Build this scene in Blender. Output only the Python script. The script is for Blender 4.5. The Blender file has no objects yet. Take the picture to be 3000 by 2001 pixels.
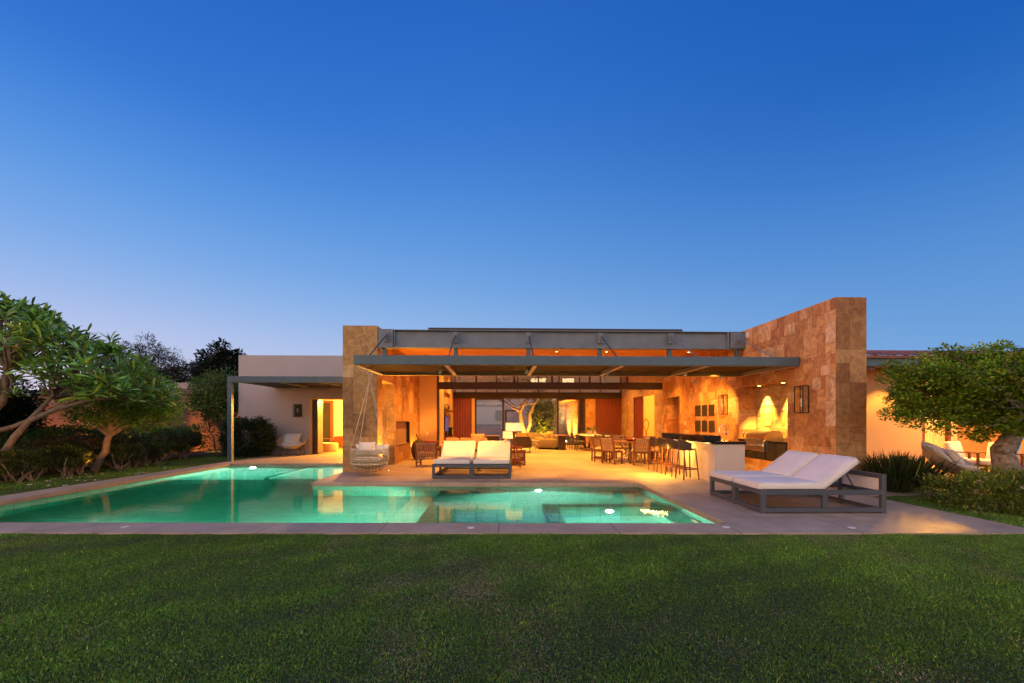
import bpy, bmesh, math, random
import numpy as np
from mathutils import Vector, Matrix, Euler
random.seed(7); rng = np.random.default_rng(7)
R = math.radians
scene = bpy.context.scene
COL = scene.collection

# ---------------------------------------------------------------- survey helpers
F_, H_ = 1234.0, 1232.0
TH = math.atan(39 / F_); CT, ST = math.cos(TH), math.sin(TH)
CAMZ = 1.5
def G(u, v, z=0.0):            # where a sighting meets the level z
    D = (CAMZ - z) * F_ / (v - H_); xc = (u - 1500) / F_ * D
    return (xc * CT + D * ST, D * CT - xc * ST)
def W(u, v, Y):                # where a sighting meets the plane Y
    t = (u - 1500) / F_; D = Y / (CT - t * ST)
    return (D * t * CT + D * ST, CAMZ + (H_ - v) / F_ * D)

# ---------------------------------------------------------------- materials
def lin(c):
    return tuple(((x / 255 + .055) / 1.055) ** 2.4 if x > 10.3 else x / 255 / 12.92 for x in c)
def newmat(name):
    m = bpy.data.materials.new(name); m.use_nodes = True
    return m, m.node_tree, m.node_tree.nodes['Principled BSDF']
def mat(name, col, rough=.6, var=.12, scale=6., bump=0., bscale=40., metal=0., spec=.5, stretch=None, coat=0., emit=None, estr=0., detail=4.):
    m, t, p = newmat(name)
    N, L = t.nodes, t.links
    tc = N.new('ShaderNodeTexCoord'); mp = N.new('ShaderNodeMapping')
    L.new(tc.outputs['Object'], mp.inputs['Vector'])
    if stretch: mp.inputs['Scale'].default_value = stretch
    if var > 0:
        n = N.new('ShaderNodeTexNoise'); n.inputs['Scale'].default_value = scale; n.inputs['Detail'].default_value = detail
        n.inputs['Roughness'].default_value = .6
        L.new(mp.outputs[0], n.inputs['Vector'])
        r = N.new('ShaderNodeValToRGB'); r.color_ramp.elements[0].position = .28; r.color_ramp.elements[1].position = .72
        r.color_ramp.elements[0].color = tuple(max(0, c * (1 - var)) for c in col) + (1,)
        r.color_ramp.elements[1].color = tuple(min(1, c * (1 + var)) for c in col) + (1,)
        L.new(n.outputs['Fac'], r.inputs['Fac']); L.new(r.outputs[0], p.inputs['Base Color'])
    else:
        p.inputs['Base Color'].default_value = tuple(col) + (1,)
    if bump > 0:
        n2 = N.new('ShaderNodeTexNoise'); n2.inputs['Scale'].default_value = bscale; n2.inputs['Detail'].default_value = 5
        L.new(mp.outputs[0], n2.inputs['Vector'])
        b = N.new('ShaderNodeBump'); b.inputs['Strength'].default_value = min(1, bump); b.inputs['Distance'].default_value = .02
        L.new(n2.outputs['Fac'], b.inputs['Height']); L.new(b.outputs[0], p.inputs['Normal'])
    p.inputs['Roughness'].default_value = rough; p.inputs['Metallic'].default_value = metal
    p.inputs['Specular IOR Level'].default_value = spec
    if coat: p.inputs['Coat Weight'].default_value = coat
    if emit: p.inputs['Emission Color'].default_value = tuple(emit) + (1,); p.inputs['Emission Strength'].default_value = estr
    return m
def wood(name, a, b, stretch=(2, 2, 14), rough=.5):
    m, t, p = newmat(name); N, L = t.nodes, t.links
    tc = N.new('ShaderNodeTexCoord'); mp = N.new('ShaderNodeMapping'); mp.inputs['Scale'].default_value = stretch
    L.new(tc.outputs['Object'], mp.inputs['Vector'])
    n = N.new('ShaderNodeTexNoise'); n.inputs['Scale'].default_value = 3; n.inputs['Detail'].default_value = 6; n.inputs['Distortion'].default_value = .6
    L.new(mp.outputs[0], n.inputs['Vector'])
    r = N.new('ShaderNodeValToRGB'); r.color_ramp.elements[0].position = .3; r.color_ramp.elements[1].position = .7
    r.color_ramp.elements[0].color = a + (1,); r.color_ramp.elements[1].color = b + (1,)
    L.new(n.outputs['Fac'], r.inputs['Fac']); L.new(r.outputs[0], p.inputs['Base Color'])
    bp = N.new('ShaderNodeBump'); bp.inputs['Strength'].default_value = .15; bp.inputs['Distance'].default_value = .01
    L.new(n.outputs['Fac'], bp.inputs['Height']); L.new(bp.outputs[0], p.inputs['Normal'])
    p.inputs['Roughness'].default_value = rough
    return m
def stone_mat(name, bump=.35, rough=.7):   # travertine: the cut of each slab is in 'Col'
    m, t, p = newmat(name); N, L = t.nodes, t.links
    at = N.new('ShaderNodeAttribute'); at.attribute_name = 'Col'
    tc = N.new('ShaderNodeTexCoord')
    n = N.new('ShaderNodeTexNoise'); n.inputs['Scale'].default_value = 4.2; n.inputs['Detail'].default_value = 9; n.inputs['Roughness'].default_value = .68; n.inputs['Distortion'].default_value = 1.4
    L.new(tc.outputs['Object'], n.inputs['Vector'])
    r = N.new('ShaderNodeValToRGB'); r.color_ramp.elements[0].position = .3; r.color_ramp.elements[1].position = .7
    r.color_ramp.elements[0].color = (.56, .48, .42, 1); r.color_ramp.elements[1].color = (1.32, 1.36, 1.42, 1)
    L.new(n.outputs['Fac'], r.inputs['Fac'])
    mx = N.new('ShaderNodeMix'); mx.data_type = 'RGBA'; mx.blend_type = 'MULTIPLY'; mx.inputs[0].default_value = 1
    L.new(at.outputs['Color'], mx.inputs[6]); L.new(r.outputs[0], mx.inputs[7])
    n3 = N.new('ShaderNodeTexNoise'); n3.inputs['Scale'].default_value = 26; n3.inputs['Detail'].default_value = 6
    L.new(tc.outputs['Object'], n3.inputs['Vector'])
    r3 = N.new('ShaderNodeValToRGB'); r3.color_ramp.elements[0].position = .3; r3.color_ramp.elements[1].position = .45
    r3.color_ramp.elements[0].color = (.6, .55, .5, 1); r3.color_ramp.elements[1].color = (1, 1, 1, 1)
    L.new(n3.outputs['Fac'], r3.inputs['Fac'])
    m2 = N.new('ShaderNodeMix'); m2.data_type = 'RGBA'; m2.blend_type = 'MULTIPLY'; m2.inputs[0].default_value = .8
    L.new(mx.outputs[2], m2.inputs[6]); L.new(r3.outputs[0], m2.inputs[7])
    L.new(m2.outputs[2], p.inputs['Base Color'])
    b = N.new('ShaderNodeBump'); b.inputs['Strength'].default_value = bump; b.inputs['Distance'].default_value = .015
    L.new(n3.outputs['Fac'], b.inputs['Height']); L.new(b.outputs[0], p.inputs['Normal'])
    p.inputs['Roughness'].default_value = rough
    return m
def leaf_mat(name, trans=.35, rough=.5):
    m = bpy.data.materials.new(name); m.use_nodes = True; t = m.node_tree; N, L = t.nodes, t.links
    N.clear(); out = N.new('ShaderNodeOutputMaterial')
    at = N.new('ShaderNodeAttribute'); at.attribute_name = 'Col'
    p = N.new('ShaderNodeBsdfPrincipled'); p.inputs['Roughness'].default_value = rough
    tr = N.new('ShaderNodeBsdfTranslucent'); mx = N.new('ShaderNodeMixShader'); mx.inputs[0].default_value = trans
    L.new(at.outputs['Color'], p.inputs['Base Color']); L.new(at.outputs['Color'], tr.inputs['Color'])
    L.new(p.outputs[0], mx.inputs[1]); L.new(tr.outputs[0], mx.inputs[2]); L.new(mx.outputs[0], out.inputs['Surface'])
    return m
def glass_mat(name, tint=(.95, .97, .96)):
    m = bpy.data.materials.new(name); m.use_nodes = True; t = m.node_tree; N, L = t.nodes, t.links
    N.clear(); out = N.new('ShaderNodeOutputMaterial')
    tr = N.new('ShaderNodeBsdfTransparent'); tr.inputs['Color'].default_value = tint + (1,)
    gl = N.new('ShaderNodeBsdfGlossy'); gl.inputs['Roughness'].default_value = .01
    lw = N.new('ShaderNodeLayerWeight'); lw.inputs['Blend'].default_value = .5; pw = N.new('ShaderNodeMath'); pw.operation = 'POWER'; pw.inputs[1].default_value = 4; L.new(lw.outputs['Facing'], pw.inputs[0])
    fr = N.new('ShaderNodeMath'); fr.operation = 'MULTIPLY_ADD'; fr.inputs[1].default_value = .9; fr.inputs[2].default_value = .06; L.new(pw.outputs[0], fr.inputs[0])
    mx = N.new('ShaderNodeMixShader')
    L.new(fr.outputs[0], mx.inputs[0]); L.new(tr.outputs[0], mx.inputs[1]); L.new(gl.outputs[0], mx.inputs[2]); L.new(mx.outputs[0], out.inputs['Surface'])
    return m
def emis(name, col, s):
    m, t, p = newmat(name)
    p.inputs['Base Color'].default_value = (.8, .8, .8, 1)
    p.inputs['Emission Color'].default_value = tuple(col) + (1,); p.inputs['Emission Strength'].default_value = s
    return m
WARM = (1.0, .42, .055); GAIN = 4.6
def paving_mat(name, c1, c2, mortar, bw, bh, rough=.55, off=.5, msize=.006, rot=0):
    m, t, p = newmat(name); N, L = t.nodes, t.links
    tc = N.new('ShaderNodeTexCoord'); mp = N.new('ShaderNodeMapping'); mp.inputs['Rotation'].default_value = (0, 0, rot)
    L.new(tc.outputs['Object'], mp.inputs['Vector'])
    b = N.new('ShaderNodeTexBrick'); b.inputs['Scale'].default_value = 1; b.inputs['Brick Width'].default_value = bw; b.inputs['Row Height'].default_value = bh
    b.inputs['Mortar Size'].default_value = msize; b.inputs['Mortar Smooth'].default_value = .1; b.offset = off
    b.inputs['Color1'].default_value = c1 + (1,); b.inputs['Color2'].default_value = c2 + (1,); b.inputs['Mortar'].default_value = mortar + (1,)
    L.new(mp.outputs[0], b.inputs['Vector'])
    n = N.new('ShaderNodeTexNoise'); n.inputs['Scale'].default_value = 1.7; n.inputs['Detail'].default_value = 8; n.inputs['Roughness'].default_value = .7
    L.new(tc.outputs['Object'], n.inputs['Vector'])
    r = N.new('ShaderNodeValToRGB'); r.color_ramp.elements[0].position = .3; r.color_ramp.elements[1].position = .7
    r.color_ramp.elements[0].color = (.70, .67, .64, 1); r.color_ramp.elements[1].color = (1.16, 1.16, 1.16, 1)
    L.new(n.outputs['Fac'], r.inputs['Fac'])
    mx = N.new('ShaderNodeMix'); mx.data_type = 'RGBA'; mx.blend_type = 'MULTIPLY'; mx.inputs[0].default_value = 1
    L.new(b.outputs['Color'], mx.inputs[6]); L.new(r.outputs[0], mx.inputs[7]); L.new(mx.outputs[2], p.inputs['Base Color'])
    rr = N.new('ShaderNodeMapRange'); rr.inputs[3].default_value = rough - .12; rr.inputs[4].default_value = rough + .15
    L.new(n.outputs['Fac'], rr.inputs[0]); L.new(rr.outputs[0], p.inputs['Roughness'])
    bp = N.new('ShaderNodeBump'); bp.inputs['Strength'].default_value = .25; bp.inputs['Distance'].default_value = .004
    n4 = N.new('ShaderNodeTexNoise'); n4.inputs['Scale'].default_value = 60; L.new(tc.outputs['Object'], n4.inputs['Vector'])
    L.new(n4.outputs['Fac'], bp.inputs['Height']); L.new(bp.outputs[0], p.inputs['Normal'])
    return m

M = {}
M['steel'] = mat('painted_steel', (.075, .13, .17), .45, .14, 3, .05, 60)
M['steel_grey'] = mat('weathered_steel', (.155, .195, .245), .5, .2, 2.5, .05, 60)
M['dark_alu'] = mat('bronze_aluminium', (.035, .022, .016), .4, .1, 5)
M['black'] = mat('black_metal', (.014, .014, .016), .4, .1, 5)
M['granite'] = mat('black_granite', (.012, .012, .013), .12, .3, 60)
M['frame_grey'] = mat('charcoal_aluminium', (.062, .075, .10), .42, .08, 5)
M['cushion'] = mat('white_canvas', (.74, .715, .69), .9, .07, 3, .35, 9)
M['pillow'] = mat('pale_linen', (.74, .72, .70), .9, .05, 5, .3, 220)
M['tan_fabric'] = mat('tan_fabric', (.52, .33, .18), .9, .07, 5, .3, 220)
M['olive_fabric'] = mat('taupe_fabric', (.30, .23, .13), .9, .08, 5, .3, 220)
M['dark_fabric'] = mat('dark_brown_fabric', (.06, .04, .028), .85, .1, 6, .2, 200)
M['grey_fabric'] = mat('grey_rope_fabric', (.10, .085, .075), .8, .1, 30, .3, 200)
M['red_fabric'] = mat('dark_red_fabric', (.25, .02, .015), .85, .1, 6)
M['plaster'] = mat('lavender_plaster', (.405, .385, .415), .85, .05, 1.3, .12, 90)
M['plaster_warm'] = mat('warm_plaster', (.56, .36, .20), .85, .05, 1.3, .12, 90)
M['plaster_terra'] = mat('terracotta_plaster', (.40, .23, .14), .9, .18, 1.2, .2, 50)
M['white_paint'] = mat('white_paint', (.75, .70, .62), .6, .03, 2)
M['bar_white'] = mat('bar_plaster', (.60, .50, .43), .7, .06, 3, .1, 80)
M['white_gloss'] = mat('white_lacquer', (.72, .70, .66), .3, .02, 2)
M['teak'] = wood('teak', (.10, .032, .012), (.21, .074, .027), (3, 3, 10))
M['teak_grey'] = wood('weathered_teak', (.21, .125, .085), (.35, .225, .16), (3, 3, 10))
M['red_wood'] = wood('red_hardwood', (.13, .022, .008), (.24, .05, .016), (7, 7, .5), .45)
M['ceil_wood'] = wood('ceiling_wood', (.46, .17, .05), (.62, .26, .085), (.4, 9, 9), .5)
M['slat_wood'] = wood('slat_wood', (.040, .018, .007), (.072, .034, .013), (1, 12, 12), .6)
M['stone'] = stone_mat('travertine'); M['stone_rough'] = stone_mat('split_face_stone', 1.0, .85)
M['leaf'] = leaf_mat('leaf'); M['leaf_gloss'] = leaf_mat('glossy_leaf', .25, .32); M['grass'] = leaf_mat('grass_blade', .3, .55)
M['bark'] = mat('pale_bark', (.23, .165, .115), .9, .35, 9, .8, 30)
M['bark_grey'] = mat('grey_bark', (.25, .205, .18), .9, .62, 13, 1., 17)
M['twig'] = mat('twig', (.25, .18, .13), .9, .25, 9)
M['glass'] = glass_mat('pane_glass')
M['clear'] = glass_mat('clear_glass', (.9, .9, .9))
M['chrome'] = mat('chrome', (.75, .75, .75), .12, 0, metal=1)
M['inox'] = mat('stainless_steel', (.62, .60, .57), .26, .05, 3, 0, metal=1, stretch=(1, 1, 30))
M['wicker'] = mat('natural_wicker', (.54, .43, .33), .8, .2, 40, .5, 120)
M['wicker_green'] = mat('cane_weave', (.40, .36, .20), .75, .2, 40, .4, 120)
M['cream_rope'] = mat('cream_rope', (.62, .56, .43), .85, .1, 60)
M['shade'] = emis('lamp_shade', (1, .58, .16), 1.15)
M['lens'] = emis('lamp_lens', (1, .62, .22), 14)
M['lens_small'] = emis('downlight_lens', (1, .6, .2), 6)
M['pool_lens'] = emis('pool_lamp_lens', (.75, 1, .85), 25)
M['strip'] = emis('led_strip', (1, .62, .2), 4)
M['tv'] = mat('television_screen', (.05, .07, .16), .15, .05, 3, emit=(.12, .16, .5), estr=.35)
M['deck'] = paving_mat('limestone_paving', (.47, .37, .275), (.41, .32, .235), (.21, .16, .115), 1.62, 3.2, .55, .5, .008)
M['floor'] = paving_mat('polished_limestone', (.50, .38, .25), (.46, .35, .225), (.34, .25, .15), 1.2, 1.2, .33, 0, .004)
M['pool_tile'] = paving_mat('green_pool_stone', (.29, .46, .385), (.235, .40, .33), (.13, .24, .20), .6, .3, .6, .5, .01)
M['band'] = mat('pool_band_stone', (.50, .42, .30), .6, .12, 5, .2, 40)
M['plaque'] = mat('dark_relief_panel', (.025, .017, .011), .7, .4, 20, .8, 40)
M['rug'] = mat('woven_rug', (.36, .28, .19), .95, .15, 30, .4, 180)
M['roof_tile'] = mat('clay_roof_tile', (.27, .095, .065), .85, .3, 4, .3, 30)
M['turf'] = mat('turf_soil', (.032, .045, .014), .95, .4, 5, .6, 30)
M['inner_shade'] = mat('hedge_inner_shade', (.075, .05, .033), .95, .35, 7, .6, 30)
M['conc'] = mat('grey_roofing', (.33, .31, .31), .85, .1, 2)
M['terracotta'] = mat('sculpture_red', (.35, .06, .02), .4, .15, 8)
M['petal'] = mat('white_petal', (.78, .76, .70), .7, .05, 8)

# ---------------------------------------------------------------- mesh builder
class MB:
    def __init__(s): s.v = []; s.f = []; s.c = []
    def add(s, vs, fs, col=None):
        b = len(s.v); s.v += [tuple(q) for q in vs]; s.f += [tuple(i + b for i in f) for f in fs]; s.c += [col] * len(fs); return s
    def bm(s, bm, mx=None, col=None):
        bm.verts.index_update()
        vs = [(mx @ v.co) if mx else v.co.copy() for v in bm.verts]
        s.add(vs, [[v.index for v in f.verts] for f in bm.faces], col); bm.free(); return s
    def obox(s, mx, sx, sy, sz, bev=0, seg=1):
        b = bmesh.new(); bmesh.ops.create_cube(b, size=1)
        for v in b.verts: v.co = Vector((v.co.x * sx, v.co.y * sy, v.co.z * sz))
        if bev: bmesh.ops.bevel(b, geom=list(b.edges), offset=min(bev, .49 * min(sx, sy, sz)), segments=seg, affect='EDGES', profile=.5)
        return s.bm(b, mx)
    def box(s, x0, x1, y0, y1, z0, z1, bev=0, seg=1):
        return s.obox(Matrix.Translation(((x0 + x1) / 2, (y0 + y1) / 2, (z0 + z1) / 2)), abs(x1 - x0), abs(y1 - y0), abs(z1 - z0), bev, seg)
    def bar(s, p, q, w, h=None, bev=0, up=(0, 0, 1)):
        p, q = Vector(p), Vector(q); d = q - p; L = d.length; d.normalize(); u = Vector(up)
        if abs(d.dot(u)) > .98: u = Vector((0, 1, 0))
        x = u.cross(d).normalized(); y = d.cross(x)
        mx = Matrix((x, y, d)).transposed().to_4x4(); mx.translation = (p + q) / 2
        return s.obox(mx, w, h or w, L, bev)
    def tube(s, pts, r, n=8, cap=True):
        pts = [Vector(p) for p in pts]; k = len(pts); rs = r if isinstance(r, (list, tuple)) else [r] * k
        vs = []; fs = []; pu = None
        for i, p in enumerate(pts):
            d = (pts[min(i + 1, k - 1)] - pts[max(i - 1, 0)]).normalized()
            if pu is None: pu = Vector((0, 0, 1)) if abs(d.z) < .9 else Vector((1, 0, 0))
            x = (pu - d * pu.dot(d)).normalized(); pu = x; y = d.cross(x)
            for j in range(n):
                a = 2 * math.pi * j / n; vs.append(p + (x * math.cos(a) + y * math.sin(a)) * rs[i])
        for i in range(k - 1):
            for j in range(n):
                fs.append((i * n + j, i * n + (j + 1) % n, (i + 1) * n + (j + 1) % n, (i + 1) * n + j))
        if cap: fs.append(tuple(range(n - 1, -1, -1))); fs.append(tuple((k - 1) * n + j for j in range(n)))
        return s.add(vs, fs)
    def loop(s, pts, r, n=6):
        pts = list(pts); return s.tube(pts + [pts[0]], r, n, False)
    def lathe(s, prof, n=24, c=(0, 0, 0), mx=None):
        vs = []; fs = []
        for (r, z) in prof:
            for j in range(n):
                a = 2 * math.pi * j / n; q = Vector((c[0] + r * math.cos(a), c[1] + r * math.sin(a), c[2] + z)); vs.append(mx @ q if mx else q)
        for i in range(len(prof) - 1):
            for j in range(n): fs.append((i * n + j, i * n + (j + 1) % n, (i + 1) * n + (j + 1) % n, (i + 1) * n + j))
        if prof[0][0] > 1e-4: fs.append(tuple(range(n - 1, -1, -1)))
        if prof[-1][0] > 1e-4: fs.append(tuple((len(prof) - 1) * n + j for j in range(n)))
        return s.add(vs, fs)
    def pillow(s, mx, w, h, t, n=12, seed=0):
        rd = random.Random(seed); vs = []; fs = []
        ph = rd.random() * 6
        for sd in (1, -1):
            for i in range(n + 1):
                for j in range(n + 1):
                    a, b = i / n * 2 - 1, j / n * 2 - 1
                    pin = 1 - .09 * (1 - a * a) * (abs(b) ** 3) ; pin2 = 1 - .09 * (1 - b * b) * (abs(a) ** 3)
                    z = t / 2 * ((1 - abs(a) ** 2.6) * (1 - abs(b) ** 2.6)) ** .55 * (1 + .12 * math.sin(3 * a + ph) * math.cos(2.5 * b + ph))
                    vs.append(mx @ Vector((a * w / 2 * pin2, b * h / 2 * pin, sd * z)))
        o = (n + 1) ** 2
        for i in range(n):
            for j in range(n):
                a, b, c, d = i * (n + 1) + j, (i + 1) * (n + 1) + j, (i + 1) * (n + 1) + j + 1, i * (n + 1) + j + 1
                fs.append((a, b, c, d)); fs.append((o + d, o + c, o + b, o + a))
        return s.add(vs, fs)
    def soft(s, mx, sx, sy, sz, bev, amp=.006, seed=0):   # a filled cushion: rounded, faintly uneven
        b = bmesh.new(); bmesh.ops.create_cube(b, size=1)
        for v in b.verts: v.co = Vector((v.co.x * sx, v.co.y * sy, v.co.z * sz))
        bmesh.ops.subdivide_edges(b, edges=list(b.edges), cuts=9, use_grid_fill=True)
        hx, hy, hz = sx / 2, sy / 2, sz / 2
        for v in b.verts:
            c = v.co; q = Vector((max(-hx + bev, min(hx - bev, c.x)), max(-hy + bev, min(hy - bev, c.y)), max(-hz + bev, min(hz - bev, c.z))))
            d = c - q
            if d.length > 1e-6: c = q + d.normalized() * min(d.length, bev)
            u, w_ = c.x / hx, c.y / hy
            c.z += amp * (1.6 * (1 - u * u) * (1 - w_ * w_) + math.sin(9 * u + seed) * math.cos(6 * w_ + 2 * seed) * .5 + math.sin(4 * w_ + 3 * u + seed) * .6) * (1 if c.z > 0 else -.2)
            v.co = c
        return s.bm(b, mx)
    def quad(s, a, b, c, d, col=None): return s.add([a, b, c, d], [(0, 1, 2, 3)], col)
    def prism(s, poly, z0, z1):
        n = len(poly); vs = [(x, y, z0) for x, y in poly] + [(x, y, z1) for x, y in poly]
        fs = [tuple(range(n - 1, -1, -1)), tuple(range(n, 2 * n))] + [(i, (i + 1) % n, n + (i + 1) % n, n + i) for i in range(n)]
        return s.add(vs, fs)
    def obj(s, name, m, parent=None, smooth=None, world=False):
        me = bpy.data.meshes.new(name)
        vs = s.v
        if world and parent is not None:
            l = parent.location; q = parent.parent
            ox, oy, oz = l.x, l.y, l.z
            while q is not None: ox += q.location.x; oy += q.location.y; oz += q.location.z; q = q.parent
            vs = [(a - ox, b - oy, c - oz) for a, b, c in vs]
        me.from_pydata(vs, [], s.f); me.update()
        if any(c is not None for c in s.c):
            at = me.attributes.new('Col', 'FLOAT_COLOR', 'FACE')
            at.data.foreach_set('color', [x for c in s.c for x in ((c or (.3, .3, .3)) + (1,))])
        if smooth is not None:
            me.polygons.foreach_set('use_smooth', [True] * len(me.polygons)); me.set_sharp_from_angle(angle=R(smooth))
        me.materials.append(M[m] if isinstance(m, str) else m)
        o = bpy.data.objects.new(name, me); COL.objects.link(o)
        if parent is not None: o.parent = parent
        return o
def tag(o, label=None, cat=None, group=None, kind=None):
    if label: o['label'] = label
    if cat: o['category'] = cat
    if group: o['group'] = group
    if kind: o['kind'] = kind
    return o
def thing(name, label, cat, loc=(0, 0, 0), rz=0, group=None):
    o = bpy.data.objects.new(name, None); o.empty_display_size = .2; COL.objects.link(o); o.location = loc; o.rotation_euler = (0, 0, rz)
    return tag(o, label, cat, group)
def dup(root, loc, rz, label, group=None):
    kids = [o for o in root.children]
    r = root.copy(); COL.objects.link(r); r.location = loc; r.rotation_euler = (0, 0, rz); r['label'] = label
    if group: r['group'] = group
    for ch in kids:
        gk = list(ch.children); c = ch.copy(); COL.objects.link(c); c.parent = r
        for g in gk:
            d = g.copy(); COL.objects.link(d); d.parent = c
    return r
def structure(o): o['kind'] = 'structure'; return o
def T(x, y, z, rx=0, ry=0, rz=0): return Matrix.Translation((x, y, z)) @ Euler((rx, ry, rz)).to_matrix().to_4x4()

# lamps that hang in, or stand behind, a fixture
def lamp(kind, loc, power, tgt=None, angle=60, blend=.5, r=.03, col=WARM, size=None, parent=None):
    d = bpy.data.lights.new('lamp_light', kind); d.energy = power * (GAIN if col == WARM else 1); d.color = col
    if kind in ('POINT', 'SPOT'): d.shadow_soft_size = r
    if kind == 'SPOT': d.spot_size = R(angle); d.spot_blend = blend
    if kind == 'AREA': d.shape = 'RECTANGLE'; d.size, d.size_y = size
    o = bpy.data.objects.new('lamp_light', d); COL.objects.link(o); o.location = loc
    if tgt is not None:
        v = Vector(tgt) - Vector(loc); o.rotation_euler = v.to_track_quat('-Z', 'Y').to_euler()
    return o

# ashlar: random rectangles of sawn stone, thin joints over a joint-coloured backing
def ashlar(mb, o, ud, vd, ulen, vlen, pal, holes=(), ub=(), vb=(), cu=.22, cv=.3, sizes=((2, 1), (2, 2), (3, 1), (3, 2), (1, 1), (2, 1), (1, 2)), gap=.0025, seed=1, relief=.003):
    rd = random.Random(seed)
    def lines(L, br, c):
        ks = sorted(set([0, L] + [b for b in br if 0 < b < L])); out = [0]
        for a, b in zip(ks, ks[1:]):
            n = max(1, round((b - a) / c)); ws = [1 + rd.uniform(-.3, .3) for _ in range(n)]; t = sum(ws); x = a
            for w in ws: x += (b - a) * w / t; out.append(x)
        return out
    for h in holes: ub = tuple(ub) + (h[0], h[1]); vb = tuple(vb) + (h[2], h[3])
    us, vs = lines(ulen, ub, cu), lines(vlen, vb, cv)
    nu, nv = len(us) - 1, len(vs) - 1
    occ = [[0] * nv for _ in range(nu)]
    for i in range(nu):
        for j in range(nv):
            cx, cy = (us[i] + us[i + 1]) / 2, (vs[j] + vs[j + 1]) / 2
            if any(h[0] < cx < h[1] and h[2] < cy < h[3] for h in holes): occ[i][j] = 2
    o, ud, vd = Vector(o), Vector(ud), Vector(vd); nn = ud.cross(vd)
    def P(a, b, d): return o + ud * a + vd * b + nn * d
    for i in range(nu):
        for j in range(nv):
            if occ[i][j] != 2:
                a, b, c, d = us[i], us[i + 1], vs[j], vs[j + 1]
                mb.quad(P(a, c, -.006), P(b, c, -.006), P(b, d, -.006), P(a, d, -.006), tuple(x * .55 for x in pal[0]))
    for j in range(nv):
        for i in range(nu):
            if occ[i][j]: continue
            w, h = rd.choice(sizes)
            ww = 1
            while ww < w and i + ww < nu and not occ[i + ww][j]: ww += 1
            hh = 1
            while hh < h and j + hh < nv and all(not occ[i + q][j + hh] for q in range(ww)): hh += 1
            for q in range(ww):
                for k in range(hh): occ[i + q][j + k] = 1
            a, b, c, d = us[i] + gap, us[i + ww] - gap, vs[j] + gap, vs[j + hh] - gap
            col = rd.choice(pal); k = rd.uniform(.88, 1.12); col = tuple(min(.85, x * k) for x in col)
            e = rd.uniform(0, relief)
            vv = [P(a, c, e), P(b, c, e), P(b, d, e), P(a, d, e), P(a, c, -.006), P(b, c, -.006), P(b, d, -.006), P(a, d, -.006)]
            mb.add(vv, [(0, 1, 2, 3), (4, 5, 1, 0), (5, 6, 2, 1), (6, 7, 3, 2), (7, 4, 0, 3)], col)
    return mb
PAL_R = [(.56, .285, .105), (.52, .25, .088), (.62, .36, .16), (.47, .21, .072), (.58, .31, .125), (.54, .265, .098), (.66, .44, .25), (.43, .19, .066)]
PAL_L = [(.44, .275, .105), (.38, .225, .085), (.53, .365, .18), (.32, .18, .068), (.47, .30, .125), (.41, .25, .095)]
PAL_E = [(.40, .205, .075), (.34, .165, .056), (.45, .25, .10), (.28, .125, .042), (.41, .215, .08)]  # right wall's end face: same stone darkened, its weaker light put in the colour

# ---------------------------------------------------------------- foliage
def unit(a): return a / np.maximum(np.linalg.norm(a, axis=1, keepdims=True), 1e-9)
def leaves(name, P, D, L, Wd, col, m, parent, fold=.25, droop=.0, seg=1):
    """one small bent face-pair per leaf: P base, D direction, L length, Wd width, col (n,3)"""
    n = len(P); D = unit(D); up = np.tile(np.array([[0, 0, 1.]]), (n, 1)) + rng.normal(0, .45, (n, 3))
    S = unit(np.cross(D, up)); Nn = np.cross(S, D)
    L = np.broadcast_to(L, (n,))[:, None]; Wd = np.broadcast_to(Wd, (n,))[:, None]
    if seg == 1:
        V = np.stack([P, P + D * L * .5 + S * Wd * .5 + Nn * Wd * fold, P + D * L - Nn * L * droop, P + D * L * .5 - S * Wd * .5 + Nn * Wd * fold], 1)
        faces = np.array([[0, 1, 2], [0, 2, 3]]); k = 4
    else:
        V = np.stack([P, P + D * L * .4 + S * Wd * .38 + Nn * Wd * fold, P + D * L * .4 - S * Wd * .38 + Nn * Wd * fold,
                      P + D * L * .78 + S * Wd * .5 + Nn * (Wd * fold - L * droop * .5), P + D * L * .78 - S * Wd * .5 + Nn * (Wd * fold - L * droop * .5),
                      P + D * L - Nn * L * droop, P + D * L * .4, P + D * L * .78 - Nn * L * droop * .5], 1)
        faces = np.array([[0, 1, 6], [0, 6, 2], [1, 3, 7], [1, 7, 6], [6, 7, 4], [6, 4, 2], [3, 5, 7], [7, 5, 4]]); k = 8
    V = V.reshape(-1, 3)
    Fc = (np.arange(n)[:, None, None] * k + faces[None]).reshape(-1)
    nf = n * len(faces)
    if parent is not None:
        q = parent
        while q is not None: V = V - np.array(q.location)[None]; q = q.parent
    me = bpy.data.meshes.new(name)
    me.vertices.add(len(V)); me.vertices.foreach_set('co', V.astype(np.float32).ravel())
    me.loops.add(nf * 3); me.loops.foreach_set('vertex_index', Fc.astype(np.int32))
    me.polygons.add(nf); me.polygons.foreach_set('loop_start', (np.arange(nf) * 3).astype(np.int32)); 
    me.update(calc_edges=True)
    at = me.attributes.new('Col', 'FLOAT_COLOR', 'FACE')
    c4 = np.concatenate([np.clip(col, 0, 1), np.ones((n, 1))], 1); at.data.foreach_set('color', np.repeat(c4, len(faces), 0).astype(np.float32).ravel())
    me.materials.append(M[m]); me.validate()
    o = bpy.data.objects.new(name, me); COL.objects.link(o)
    if parent is not None: o.parent = parent
    return o
def greens(n, base, spread=.3, yel=.1):
    base = np.array(base)[None]
    k = np.exp(rng.normal(0, spread, (n, 1))); c = base * k
    y = (rng.random((n, 1)) < yel); return np.where(y, c * np.array([[2.2, 1.35, .9]]), c)
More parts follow.
